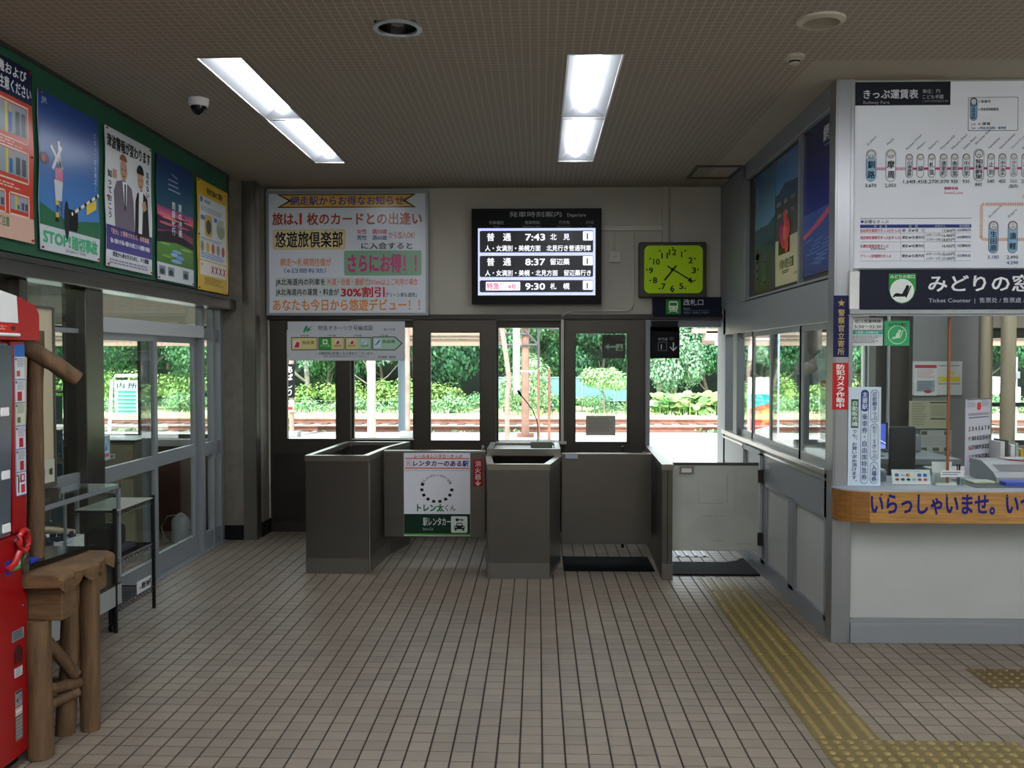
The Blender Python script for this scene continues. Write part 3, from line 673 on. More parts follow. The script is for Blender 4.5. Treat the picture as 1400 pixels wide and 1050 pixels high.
# fence by the wood
t = thing('mesh_fence', (4, 47.8, -1), 'blue-green mesh fence with pale posts behind the tracks', 'fence')
MB().box(-2.7, 47.82, -.45, 5.6, 47.83, .72).build('mesh_panel', M('fence_cloth', '#6fa3a0', .7), t)
FP = M('fence_post', '#9fc0bc', .6)
for k in range(6): MB().tube([(-2.6 + k * 1.62, 47.75, -1), (-2.6 + k * 1.62, 47.75, .76)], .035, 8).build('post', FP, t)
MB().tube([(-2.7, 47.76, .74), (5.6, 47.76, .74)], .02, 6).build('rail', FP, t); MB().tube([(-2.7, 47.76, -.45), (5.6, 47.76, -.45)], .02, 6).build('rail', FP, t)
tag(MB().tube([(-13, 44.5, -1), (-13, 44.5, 0)], .015, 6).tube([(-13, 44.5, -.3), (-3, 44.5, -.3)], .01, 6).tube([(-8, 44.5, -1), (-8, 44.5, -.25)], .015, 6).tube([(-3, 44.5, -1), (-3, 44.5, -.25)], .015, 6).build('low_rail_fence', M('rail_grey', '#6c8070', .7)), 'low thin rail along the grass behind the name post', 'railing')
# overhead wires
for i, (z, lab) in enumerate(((3.55, 'highest thin dark wire strung across the trees outside'), (3.2, 'middle thin dark wire strung across the trees outside'), (2.9, 'lowest thin dark wire strung across the trees outside'))):
    tag(MB().tube([(-34, 40, z), (0, 40, z - .12), (34, 40, z)], .02, 5).build('overhead_wire', BLACKM), lab, 'wire', 'overhead wires before the wood')
for x, sd in ((-34, 'left'), (34, 'right')): tag(MB().tube([(x, 40, -1.05), (x, 40, 4.4)], .12, 10).build('utility_pole', M('pole_grey2', '#8a8a88', .8)), 'utility pole carrying the wires, far to the ' + sd, 'pole')

# platform canopies, posts
def canopy(x0, x1, lab):
    t = thing('platform_canopy', ((x0 + x1) / 2, 21, 2.05), lab, 'canopy')
    MB().box(x0, 20.9, 2.0, x1, 20.98, 2.14, b=.01).build('fascia_board', M('fascia', '#98816f', .7), t)
    mb = MB().box(x0, 20.85, 2.15, x1, 20.93, 2.22).box(x0, 20.8, 2.23, x1, 20.86, 2.42); mb.build('gutter_board', M('gutter', '#8f7a6b', .7), t)
    mb = MB(); mb.add([(x0, 20.8, 2.42), (x1, 20.8, 2.42), (x1, 27, 3.3), (x0, 27, 3.3), (x0, 20.8, 2.46), (x1, 20.8, 2.46), (x1, 27, 3.34), (x0, 27, 3.34)], [(0, 1, 2, 3), (4, 5, 6, 7), (0, 1, 5, 4), (1, 2, 6, 5), (2, 3, 7, 6), (3, 0, 4, 7)]); mb.build('roof', ROOFM, t)
    for k in range(int((x1 - x0) / 1.2)): MB().box(x0 + .3 + k * 1.2, 20.98, 2.1, x0 + .42 + k * 1.2, 26.5, 2.3).build('rafter', ROOFM, t)
    return t
canopy(-14, -.72, 'timber platform canopy with pale brown fascia seen through the left doors'); canopy(4.3, 16, 'timber platform canopy seen through the office windows')
def post(x, y, r, z1, mat, lab, name='platform_post', base=True, z0=0, grp=None):
    t = thing(name, (x, y, z0), lab, 'post', grp)
    MB().tube([(x, y, z0), (x, y, z1)], r, 12).build('shaft', mat, t, smooth=True)
    if base: MB().box(x - r * 3, y - r * 3, z0, x + r * 3, y + r * 3, z0 + .12, b=.01).build('foot', M('post_foot', '#8d8f90', .8), t)
    return t
post(-5.43, 20.6, .055, 2.4, RUSTP, 'slim brown canopy post carrying the black station name sign', base=True)
post(-2.86, 20.6, .055, 2.4, RUSTP, 'brown canopy post with pale foot at the right edge of the second window', base=True)
post(-3.25, 18.3, .085, 2.9, PALEP, 'pale pink canopy post in the middle of the second window', base=False)
post(-3.55, 24.5, .1, 3.2, M('post_blue_grey', '#8fa3b0', .6), 'blue-grey mast standing behind the pale pink post', base=False, z0=-.9)
s = Sheet('front', 20.52, (0, 0, 1, 1), (-5.56, 1.60, -5.34, .86), .02)
s.vtext('あばしり', .15, .05, .7, .9, '#f0f0f0', .01)
s.done('station_name_sign', 'vertical black station name sign with four white letters on the left platform post', 'sign', '#0c0c10')
s = Sheet('front', 20.5, (0, 0, 1, 1), (-5.54, .80, -5.36, .55), .02)
s.text('1番線', .1, .1, .3, '#555555', .8); s.rect(.1, .55, .9, .85, '#c03030', 1)
s.done('platform_notice', 'small white and red notice under the black station name sign', 'notice', '#e6e6e6')
# steel frame in the fourth window
t = thing('steel_mast', (-.5, 20, 0), 'white and rust steel mast with curved hose, seen through the window beside the tray machine', 'mast')
pipe([(-.62, 19.2, -.0), (-.62, 19.2, .9), (-.58, 19.2, 1.3), (-.66, 19.2, 1.9), (-.72, 19.2, 2.3), (-.68, 19.2, 2.55)], .05, 'curved_pipe', RUSTP, t)
pipe([(-.44, 19.5, 1.0), (-.44, 19.5, 2.75)], .075, 'mast_pole', M('mast_white', '#a49c98', .6), t)
pipe([(-.27, 20.8, .03), (-.27, 20.8, 2.9)], .085, 'mast_pole', M('mast_rust', '#9a7464', .7, noise=.2), t)
MB().box(-.46, 20.6, 0, -.08, 21, .06, b=.01).build('foot_plate', RUST, t)
pipe([(-.36, 20.7, 2.0), (-.5, 20.7, 2.5)], .03, 'brace', RUSTP, t)
t = thing('pipe_frame', (.1, 19.6, 0), 'thin rusty pipe hoop standing right of the steel mast outside', 'frame')
pipe([(.02, 19.4, 0), (.02, 19.4, 1.5), (.24, 19.4, 1.5), (.24, 19.4, 0)], .028, 'pipe', RUST, t)
pipe([(-.36, 19.4, 1.46), (.02, 19.4, 1.46)], .02, 'pipe', LGREY, t)
t = thing('lattice_bracket', (-.4, 20.9, 2), 'dark steel lattice bracket under the end of the canopy', 'bracket')
for a, b in (((-1.1, 2.45), (1.0, 2.35)), ((-1.1, 2.02), (.0, 2.02)), ((-.95, 2.0), (-.95, 2.5)), ((-.3, 2.35), (.02, 2.02)), ((.02, 1.5), (.02, 2.7)), ((-1.15, 2.3), (-.2, 2.25))): MB().tube([(a[0], 20.7, a[1]), (b[0], 20.7, b[1])], .03, 6).build('bar', M('bracket_steel', '#4a4648', .6), t)
t = thing('canopy_bracket', (3.9, 20, 2.1), 'pale bracket box hanging at the top right of the open doorway', 'bracket')
MB().box(3.55, 20, 2.1, 3.9, 20.3, 2.32, b=.02).build('bracket_box', PALEP, t); MB().box(3.3, 20, 2.26, 4.2, 20.3, 2.36).box(4.1, 20, 2.26, 4.5, 20.95, 2.36).build('arm', RUSTP, t); MB().tube([(3.82, 20.1, 2.0), (3.82, 20.1, 2.2)], .06, 10).build('fitting', WHITE, t)
# signs on the platform seen through the side windows
t = thing('station_sign', (-6.3, 14, 0), 'white tube framed direction sign standing on the platform beyond the left doors', 'sign')
WT = M('white_tube', '#e2e4e4', .4)
pipe([(-6.5, 14, 0), (-6.42, 14, 1.4), (-6.36, 14, 1.47), (-5.95, 14, 1.47)], .025, 'frame_tube', WT, t); pipe([(-5.95, 14, 1.47), (-5.93, 14, 0)], .025, 'frame_tube', WT, t); pipe([(-6.44, 14, .82), (-5.95, 14, .82)], .02, 'frame_tube', WT, t)
s = Sheet('front', 13.96, (0, 0, 10, 12), (-6.36, 1.40, -5.98, .88), .02)
s.text('内 所', 1, .8, 2, '#1a1a1a', 8, .02); [s.rect(1.2, 3.6 + k * 1.35, 8.6, 4.5 + k * 1.35, '#3fa58c', 1) for k in range(6)]
s.done('sign_board', None, None, '#c9dfe2', parent=t)
t = thing('route_sign', (3.3, 14, 0), 'tall white sign with turquoise and red fields outside the left office window', 'sign')
s = Sheet('front', 14, (0, 0, 10, 30), (3.12, 1.45, 3.52, .2), .03)
s.rect(0, 3, 10, 5, '#dfe3e3', 1); s.rect(.5, 6, 9.5, 11, '#22a5b8', 1); s.poly([(.5, 11), (9.5, 9), (9.5, 17), (.5, 19)], '#c6342c', 2); s.poly([(5, 12), (9.5, 10.5), (9.5, 15), (5, 17)], '#d98a3a', 3); s.scrib(1, 20, 9, 28, 6, '#8a9298')
s.done('sign_board', None, None, '#e4e8e8', parent=t)
MB().tube([(3.55, 14.05, 0), (3.55, 14.05, 2.1)], .04, 8).build('pole', M('pole_blue', '#a8bccb', .5), t); MB().tube([(3.55, 14, 2.0), (3.2, 14, 2.0), (3.14, 14, 1.9), (3.14, 14, 1.7)], .03, 8).build('lamp_arm', LGREY, t)
# loudspeaker pole seen through the office window
t = thing('loudspeaker_pole', (10.45, 21, 0), 'white horn loudspeaker on a pole beyond the right office window', 'loudspeaker')
MB().tube([(10.45, 21, -.1), (10.45, 21, 1.75)], .11, 10).build('pole', M('pole_grey', '#aeb0b6', .6), t); MB().box(10.2, 20.8, .72, 10.55, 20.95, 1.1, b=.02).build('switch_box', WHITE, t)
mb = MB(); mb.tube([(10.38, 20.9, 1.3), (10.2, 20.88, 1.24), (9.95, 20.86, 1.12)], [.05, .09, .24], 18, caps=True); mb.build('horn', WHITE, t, smooth=True)
MB().box(10.34, 20.85, 1.28, 10.56, 21.1, 1.44, b=.02).build('bracket', GREY, t); MB().tube([(10.3, 20.85, .74), (10.34, 20.85, .4), (10.36, 20.9, .1)], .015, 6).build('cable', GREY, t)

# ================================================================== CEILING FITTINGS
t = thing('downlight', (DL[0], DL[1], H), 'round recessed downlight with a chrome reflector, switched off', 'light')
MB().lathe(DL[0], DL[1], [(.125, H), (.125, H - .008), (.10, H - .010), (.098, H)], 40, cap=False).build('trim_ring', ALU, t, smooth=True)
MB().lathe(DL[0], DL[1], [(.10, H - .004), (.095, H + .10), (.04, H + .14), (.0, H + .14)], 40, cap=False).build('reflector', CHROME, t, smooth=True)
MB().lathe(DL[0], DL[1], [(.0, H + .06), (.03, H + .07), (.035, H + .12), (.0, H + .13)], 20, cap=False).build('bulb', WHITE, t, smooth=True)
t = thing('ceiling_speaker', (1.4, 4.735, H), 'round cream ceiling grille with curved slots near the top right', 'ceiling grille')
GR = M('cream_grille', '#a89f8c', .5)
MB().lathe(1.4, 4.735, [(.118, H), (.116, H - .012), (.09, H - .022), (.088, H - .012)], 40, cap=False).build('rim', GR, t, smooth=True)
MB().lathe(1.4, 4.735, [(.09, H - .008), (0, H - .008)], 40, cap=False).build('cavity', BLACK, t)
mb = MB()
for k in range(9):
    y = -.072 + k * .018; w_ = math.sqrt(.09 ** 2 - y * y); pts = [(1.4 - w_ + 2 * w_ * i / 8, 4.735 + y + .015 * math.sin(math.pi * i / 8), H - .016) for i in range(9)]; mb.tube(pts, .0035, 5)
mb.build('slats', GR, t)
t = thing('smoke_detector', (1.42, 5.29, H), 'small round cream smoke detector on the ceiling below the grille', 'smoke detector')
MB().lathe(1.42, 5.29, [(.055, H), (.055, H - .015), (.045, H - .022), (.03, H - .024), (.03, H - .045), (.022, H - .05), (0, H - .05)], 28, cap=False).build('body', GR, t, smooth=True)
MB().lathe(1.42, 5.29, [(.031, H - .03), (.031, H - .04)], 28, cap=False).build('sensor_slot', BLACK, t)
t = thing('security_camera', (-2.19, 6.06, H), 'white ceiling dome camera with a dark glass bubble left of the strip light', 'camera')
MB().lathe(-2.19, 6.06, [(.065, H), (.065, H - .02), (.06, H - .045), (.05, H - .05)], 32, cap=False).build('housing', WHITE, t, smooth=True)
MB().lathe(-2.19, 6.06, [(.051, H - .048), (.049, H - .065), (.036, H - .088), (.018, H - .1), (0, H - .103)], 28, cap=False).build('dome', M('smoked_dome', '#0a0a0c', .08), t, smooth=True)
t = thing('ceiling_hatch', (1.585, 8.54, H), 'square metal framed inspection hatch in the ceiling by the right wall', 'hatch')
m = MB()
for a in holes(1.38, 8.26, 1.785, 8.82, [(1.41, 8.30, 1.755, 8.78)]): m.box(a[0], a[1], H - .012, a[2], a[3], H + .01)
m.build('frame', M('hatch_frame', '#3a3733', .5), t); MB().box(1.415, 8.305, H - .006, 1.75, 8.775, H + .004).build('lid', CEILM, t)

# ================================================================== BACK WALL SIGNS
t = thing('lightbox_sign', (-1.87, YB, 2.16), 'large white framed sign board with orange, red and black Japanese lettering on the back wall', 'sign board')
m = MB()
for a in holes(-2.665, 2.155, -1.07, 3.37, [(-2.64, 2.18, -1.095, 3.345)]): m.box(a[0], YB - .10, a[1], a[2], YB, a[3])
m.build('frame', ALU, t)
s = Sheet('front', YB - .085, (55, 75, 650, 522), (-2.64, 3.345, -1.095, 2.18), .08)
s.poly([(85, 76), (615, 76), (575, 101), (615, 127), (85, 127), (130, 101)], '#3a2c10', 1); s.poly([(100, 80), (600, 80), (560, 101), (600, 123), (100, 123), (143, 101)], '#d8a850', 2)
s.text('網走駅からお得なお知らせ', 137, 84, 34, '#3b4a8c', 430, .02)
s.text('旅は、', 68, 146, 46, '#a03c1c', 98, .03); s.text('1', 172, 138, 56, '#d02818', None, .03); s.text('枚のカードとの出逢い', 200, 146, 46, '#a8481c', 436, .03)
s.rr(70, 208, 346, 284, 8, '#cdb884', 1); s.rr(74, 212, 342, 280, 8, '#dac898', 2); s.text('悠遊旅倶楽部', 78, 216, 60, '#17140f', 258, .025)
s.text('女性　満50歳', 390, 208, 18, '#c02848', 114, .02); s.text('男性　満60歳', 390, 231, 18, '#24407c', 114, .02); s.text('から加入OK!', 510, 216, 28, '#b0363a', 98, .01)
s.text('に入会すると', 406, 258, 25, '#17140f', 194, .02)
s.rr(340, 288, 634, 382, 8, '#7ca888', 1); s.text('さらにお得！！', 354, 302, 68, '#c22a78', 262, .045)
s.text('網走～札幌間往復が', 98, 316, 30, '#d87828', 194, .015); s.text('（6日間有効）', 112, 354, 18, '#30549c', 160, .01)
s.rr(78, 388, 436, 462, 4, '#c4cdcb', 1)
s.text('JR北海道内の列車を', 80, 393, 25, '#15152a', 188, .02); s.text('片道・往復・連続で201km以上ご利用の場合', 276, 393, 25, '#d2603a', 344, .015)
s.text('JR北海道内の運賃・料金が', 80, 431, 25, '#15152a', 240, .02); s.text('30%割引', 328, 425, 38, '#c42030', 166, .035); s.text('『グリーン車も適用』', 490, 446, 17, '#15152a', 126, .015)
s.text('あなたも今日から悠遊デビュー！！', 68, 470, 44, '#e08828', 560, .025)
s.done('panel', None, None, '#d2d8e0', GLOSSY, parent=t)

t = thing('departure_display', (-.01, YB, 2.26), 'black wall-mounted departure screen with three lit train rows', 'screen')
MB().box(-.642, YB - .13, 2.262, .618, YB - .04, 3.186, b=.008).build('housing', BLACK, t); MB().box(-.3, YB - .05, 2.4, .3, YB, 3.0).build('wall_bracket', STEELD, t)
# crop units of the zoomed screen
LL = (47, 83, 557, 457); WW = (-.642, 3.186, .618, 2.262)
s = Sheet('front', YB - .1305, LL, WW, .002)
s.text('発車時刻案内', 195, 95, 22, '#b4b8bc', 205, .0); s.text('Departure', 423, 99, 18, '#b4b8bc', 72)
for tx, x, w_ in (('列車種別', 116, 56), ('発車時刻', 256, 58), ('行き先', 390, 42), ('のりば', 496, 30)): s.text(tx, x, 131, 14, '#9a9ea2', w_, .01)
for tx, x, w_ in (('Train', 133, 24), ('Departure time', 248, 72), ('Destination', 383, 56), ('Track', 500, 22)): s.text(tx, x, 148, 9, '#8a8e92', w_)
s.done('header_plate', None, None, '#07070a', parent=t)
s = Sheet('front', YB - .134, (72, 160, 533, 423), tuple([WW[0] + (a - 47) * 1.26 / 510 if i % 2 == 0 else WW[1] - (a - 83) * .924 / 374 for i, a in enumerate((72, 160, 533, 423))]), .003)
for y0, y1 in ((168, 257), (266, 353), (362, 413)):
    s.rr(77, y0, 526, y1, 7, '#b8c0f4', 1); s.rr(79, y0 + 2, 524, y1 - 2, 6, '#05050c', 2)
def tt(a, x, y, h, w_, c='#f6f8ff', b=.02): s.text(a, x, y, h, c, w_, b)
for y, tm, dst, rt in ((178, '7:43', '北　見', None), (275, '8:37', '留辺蘂', None), (371, '9:30', '札　幌', 1)):
    if not rt: tt('普　通', 107, y + 1, 31, 95)
    tt(tm, 258, y - 1, 34, 78, b=.025); tt(dst, 356, y + 4, 25, 76)
    s.rr(484, y - 5, 523, y + 31, 4, '#f2f5ff', 3); s.text('1', 499, y - 1, 30, '#05050c', None, .035, L=5)
tt('人・女満別・美幌方面　北見行き普通列車', 100, 227, 23, 416); tt('人・女満別・美幌・北見方面　留辺蘂行き', 100, 324, 23, 416)
s.rr(103, 370, 238, 404, 3, '#f4f2fa', 3); s.text('特急', 106, 374, 26, '#d01868', 50, .02, L=5); s.text('オホー', 158, 374, 12, '#d01868', 30, .01, L=5); s.text('ツク', 162, 389, 12, '#d01868', 22, .01, L=5); s.text('4号', 190, 378, 22, '#d01868', 32, .02, L=5)
s.done('lit_panel', None, None, '#c4ccfa', mat=SCREEN, parent=t)

# clock
t = thing('wall_clock', (1.31, YB, 2.33), 'rounded square wall clock with a lime green face showing seven twenty', 'clock')
m = MB(); m.box(.985, YB - .11, 2.325, 1.632, YB, 2.86, b=.012); m.build('case', M('clock_case', '#35342f', .5), t)
s = Sheet('front', YB - .112, (725, 226, 958, 412), (1.033, 2.826, 1.598, 2.365), .002)
s.rr(725, 226, 958, 412, 22, '#b6dc1e', 1, 'dial')
cx, cy = 837.5, 320
for k in range(60):
    a = R(k * 6); r0, r1 = (86, 86); x, y = cx + 102 * math.sin(a), cy - 85 * math.cos(a)
    if k % 5 == 0: s.circ(x, y, 3.4, '#14160c', 3, 'minute_marks', 10)
    else: s.circ(x, y, 1.1, '#14160c', 3, 'minute_marks', 6)
for n_, x, y in ((12, 838, 249), (1, 877, 258), (2, 909, 281), (3, 923, 320), (4, 907, 359), (5, 873, 381), (6, 837, 390), (7, 802, 382), (8, 768, 358), (9, 752, 320), (10, 774, 286), (11, 806, 262)):
    w_ = 30 if n_ > 11 else 26 if n_ > 9 else 10 if n_ == 1 else 17
    s.text(str(n_), x - w_ / 2, y - 13, 30, '#14160c', w_ if n_ != 1 else None, .02, L=4, part='numeral')
s.line(817, 306, 921, 368, 5, '#14160c', 7, 'minute_hand'); s.line(853, 304, 806, 362, 6.5, '#14160c', 6, 'hour_hand'); s.circ(cx, cy, 7, '#14160c', 8, 'hub')
s.done('face_plate', None, None, '#35342f', parent=t)
# ticket gate sign
t = thing('gate_sign', (1.46, YB, 2.135), 'dark blue ticket gate sign with a green train symbol under the clock', 'sign')
s = Sheet('front', YB - .06, (763, 430, 1038, 508), (1.125, 2.331, 1.80, 2.137), .06)
s.rr(815, 439, 873, 497, 2, '#2f8a2c', 1); s.rr(826, 446, 862, 482, 7, '#e6ece6', 2); s.rect(830, 452, 858, 464, '#2f8a2c', 3); s.circ(834, 473, 2.6, '#2f8a2c', 3); s.circ(854, 473, 2.6, '#2f8a2c', 3)
s.line(834, 482, 827, 491, 3, '#e6ece6', 2); s.line(854, 482, 861, 491, 3, '#e6ece6', 2); s.rect(834, 484, 855, 487, '#e6ece6', 2)
s.text('改札口', 884, 438, 25, '#dfe1e6', 78, .005); s.text('Gates', 884, 470, 9, '#b0b4c0', 27); s.rect(884, 482, 985, 483.2, '#8890a0', 2); s.text('检票口 / 驗票口 / 개찰구', 884, 487, 9, '#8890a0', 102)
s.done('sign_box', None, None, '#0c1228', parent=t)
# train formation board
s = Sheet('front', 9.215, (75, 42, 818, 295), (-2.463, 2.096, -1.305, 1.711), .01)
s.poly([(172, 110), (188, 72), (205, 72), (196, 92), (186, 110)], '#2f8a50', 1); s.poly([(196, 92), (236, 66), (214, 88), (228, 98), (212, 98), (204, 110), (196, 110)], '#2f8a50', 2)
s.text('特急オホーツク号編成図', 268, 68, 32, '#20242c', 346, .005); s.text('進行方向', 684, 86, 15, '#20242c', 72)
for n_, x in ((4, 156), (3, 326), (2, 492), (1, 660)): s.text('%d号車' % n_, x, 127, 13, '#20242c', 54)
s.rect(96, 143, 264, 227, '#15180f', 1); s.rect(100, 148, 260, 222, '#d9cf8c', 2); s.rect(110, 164, 152, 214, '#e6d8dc', 3); s.poly([(114, 210), (134, 170), (150, 180), (146, 210)], '#c82a5c', 4); s.text('指定席', 168, 167, 22, '#24261c', 76, .01, L=5)
s.rect(270, 143, 436, 227, '#15180f', 1); s.rect(274, 148, 352, 222, '#3aa040', 2); s.rect(352, 148, 432, 222, '#d9cf8c', 2); s.rect(298, 158, 328, 190, '#dfeade', 3); s.circ(313, 174, 9, '#3aa040', 4); s.rect(376, 158, 406, 190, '#e6d8dc', 3); s.poly([(380, 188), (392, 164), (404, 170), (402, 188)], '#c82a5c', 4)
s.text('グリーン席', 282, 192, 14, '#dff0dc', 60, L=5); s.text('指定席', 370, 192, 14, '#24261c', 46, L=5)
s.rect(441, 143, 607, 227, '#15180f', 1); s.rect(445, 148, 522, 222, '#d9cf8c', 2); s.rect(522, 148, 603, 222, '#a9cdb4', 2); s.rect(466, 158, 496, 190, '#e6d8dc', 3); s.poly([(470, 188), (482, 164), (494, 170), (492, 188)], '#c82a5c', 4); s.rect(548, 158, 578, 190, '#cfdfe6', 3); s.line(552, 184, 572, 164, 4, '#3a78b0', 4)
s.text('指定席', 458, 192, 14, '#24261c', 46, L=5); s.text('自由席', 540, 192, 14, '#24261c', 46, L=5)
s.poly([(612, 140), (757, 140), (804, 184), (757, 228), (612, 228)], '#15180f', 1); s.poly([(617, 145), (754, 145), (796, 184), (754, 223), (617, 223)], '#a9cdb4', 2); s.rect(622, 156, 668, 212, '#cfdfe6', 3); s.poly([(624, 196), (642, 180), (652, 164), (664, 160), (656, 178), (640, 192)], '#3a78b0', 4); s.text('自由席', 678, 160, 22, '#24261c', 78, .01, L=5)
s.text('※増結時は変更となる場合がございます。', 272, 238, 20, '#20242c', 350, .005); s.text('自由席、指定席の位置は変わる場合がありますのでご注意ください。', 304, 262, 12, '#20242c', 278); s.text('JR北海道　網走駅', 648, 264, 15, '#20242c', 112, .01)
root = s.done('formation_board', 'white landscape board with a train car diagram hanging under the big sign board', 'sign', '#c3c6cc')
# platform direction signs
t = thing('hanging_sign', (.76, YB - .08, 1.73), 'small black sign with a left arrow hanging in the third door pane', 'sign')
s = Sheet('front', YB + .05, (22, 250, 160, 392), (.648, 1.97, .879, 1.733), .02)
s.text('のりば', 106, 268, 20, '#50545c', 54); s.poly([(38, 322), (64, 302), (60, 316), (104, 316), (104, 328), (60, 328), (64, 342)], '#9ab8a4', 1); s.rect(104, 306, 146, 346, '#a8c0a8', 1); s.poly([(112, 340), (124, 328), (124, 316), (132, 316), (132, 332), (142, 332), (142, 342), (112, 342)], '#101418', 2)
s.done('sign_box', None, None, '#0c0d12', parent=t); t.location.y = YB + .05
ORIG[t] = t.location.copy()
t = thing('platform_sign', (1.25, YB - .05, 1.73), 'black platform one sign with a white down arrow at the top of the open doorway', 'sign')
s = Sheet('front', YB - .0, (302, 207, 478, 392), (1.107, 2.042, 1.395, 1.733), .05)
s.text('のりば', 350, 268, 20, '#c2c4c8', 56); s.scrib(416, 268, 448, 288, 2, '#70747c', 2); s.frame(350, 296, 402, 347, 1.5, '#b0b4b8', 1); s.text('1', 367, 303, 38, '#e8eaec', None, .005)
s.rect(438, 298, 444, 340, '#e8eaec', 1); s.line(441, 347, 421, 324, 5, '#e8eaec', 1); s.line(441, 347, 461, 324, 5, '#e8eaec', 1)
s.done('sign_box', None, None, '#0a0b10', parent=t); MB().box(1.12, YB - .0, 2.0, 1.38, YB + .05, 2.1).build('bracket', BLACK, t)
s = Sheet('front', YB - .024, (0, 0, 100, 70), (.477, 1.169, .766, .975), .004)
s.rect(1, 1, 99, 69, '#a9a49a', 1); s.scrib(8, 10, 92, 60, 8, '#6c6862', 2, fill=.3)
s.done('paper_notice', 'grey typed paper notice taped low on the third door pane', 'notice', '#8f8a80')

# ================================================================== LEFT POSTERS
PX = -2.82
t = thing('notice_board', (PX - .02, 5.4, 2.28), 'long dark green felt notice board along the top of the left wall', 'notice board')
MB().box(XL, -1.5, 2.31, PX - .01, 8.53, 3.385).build('felt_panel', GREENB, t)
m = MB()
for a in holes(-1.55, 2.27, 8.57, H - .002, [(-1.52, 2.30, 8.54, 3.385)]): m.box(XL, a[0], a[1], PX, a[2], a[3])
m.build('frame', M('board_frame', '#3d3f3c', .4, .5), t)
PP = PX + .002
def poster(y0, y1, z0, z1, W=100, Hh=None, wave=.012, tilt=0):
    Hh = Hh or W * (z1 - z0) / (y1 - y0); s = Sheet('left', PP + .004, (0, 0, W, Hh), (y0, z1, y1, z0), .003); s.wave = wave; return s, Hh
# 1 red-orange gate warning
s, h = poster(4.43, 5.20, 2.375, 3.33)
s.full(0, 25, '#101c38', '#16244a'); s.full(25, h * .86, '#c0402c'); s.full(h * .86, h, '#cfa898')
s.text('自動改札機および', 20, 3, 8, '#e8e8ee', 72, .02); s.text('踏切の列車にご注意ください', 8, 13, 9, '#e8e8ee', 90, .02)
for a in ((6, 28, 48, 55), (52, 28, 94, 55), (6, 62, 48, 85), (52, 60, 94, 83), (6, 91, 33, 107), (37, 91, 64, 107), (68, 91, 94, 107)):
    s.frame(a[0], a[1], a[2], a[3], 1.2, '#e2c9bc', 2); s.rect(a[0] + 2, a[1] + 2, a[2] - 2, a[3] - 4, '#8f9aa4', 2)
    wx = a[2] - a[0]; s.rect(a[0] + wx * .3, a[1] + 2, a[0] + wx * .36, a[3] - 4, '#d8c02c', 3); s.rect(a[0] + wx * .4, a[1] + 8, a[0] + wx * .5, a[3] - 5, '#2c64a8', 3); s.oval(a[0] + wx * .45, a[1] + 6, wx * .05, 2.4, '#c89a78', 4)
    for q in (.6, .78): s.rect(a[0] + wx * q, a[1] + 6, a[0] + wx * (q + .13), a[3] - 5, '#4a5058', 3)
s.scrib(8, 56, 92, 60, 2, '#e8c4b8'); s.scrib(8, 85.5, 92, 89.5, 2, '#e8c4b8'); s.text('エスカレーターでのご注意', 8, h * .88, 7, '#2a8a58', 60, .01)
s.done('poster', 'red and navy poster with small ticket gate photographs, leftmost on the green board', 'poster', '#c8a294', GLOSSY, 'posters on the green board', pins=[(3, 2), (97, 2), (97, h - 2), (3, h - 2), (98, h / 2)])
# 2 level crossing
s, h = poster(5.262, 5.985, 2.355, 3.255)
s.full(0, h * .84, '#1c3c86', '#4f86c4', n=8); s.full(h * .84, h, '#c3c9cf')
s.poly([(0, h * .84), (0, h * .70), (20, h * .74), (45, h * .78), (70, h * .75), (100, h * .72), (100, h * .84)], '#2f6a4a', 2)
s.text('JR', 4, 3, 6, '#b4c4dc', 9); s.vtext('とまって安全確認！', 91, 12, 5, 52, '#b0c4e0', L=3)
s.rect(26, 55, 28, h * .84, '#4a545c', 3); s.rect(33, 50, 35, h * .84, '#4a545c', 3); [s.line(26, 58 + k * 7, 35, 62 + k * 7, 1, '#4a545c', 3) for k in range(6)]
s.rect(24, 92, 29, h * .8, '#1c1c20', 4); s.rect(24, 80, 29, 86, '#d8b43a', 4); s.rect(24, 92, 29, 96, '#d8b43a', 5)
s.line(18, 40, 36, 56, 3.4, '#c4c8cc', 4); s.line(20, 58, 34, 38, 3.4, '#cfd2d4', 5); s.line(30, 34, 33, 60, 3, '#d8d2c0', 4); s.oval(8, 52, 7, 5, '#3a2c40', 5); s.oval(6, 52, 3, 3, '#b03a48', 6); s.rect(24, 56, 36, 66, '#c87890', 5); s.poly([(22, 66), (36, 66), (34, 82), (24, 82)], '#c4ccd4', 5)
s.rr(41, 86, 61, h * .84 - 1, 4, '#16181c', 4); s.oval(42, 96, 4, 16, '#2a2c30', 5)
s.line(50, 90, 99, 66, 2.6, '#e0dcc8', 5)
for k in range(5): s.line(52 + k * 10, 89 - k * 4.9, 56 + k * 10, 87 - k * 4.9, 2.6, '#3a3020', 6)
s.poly([(76, 79), (94, 71), (94, 79), (76, 87)], '#d8c038', 6)
s.text('STOP!', 4, h * .86, 12, '#4aa878', 44, .05); s.text('踏切事故', 50, h * .865, 11.5, '#4aa878', 46, .05); s.text('踏切の非常ボタン・停止信号', 40, h * .965, 2.5, '#444444', 34)
s.done('poster', 'blue sky poster of a level crossing barrier with green stop lettering', 'poster', '#b8bec8', GLOSSY, 'posters on the green board', pins=[(3, 2), (97, h - 2), (3, h - 2)])
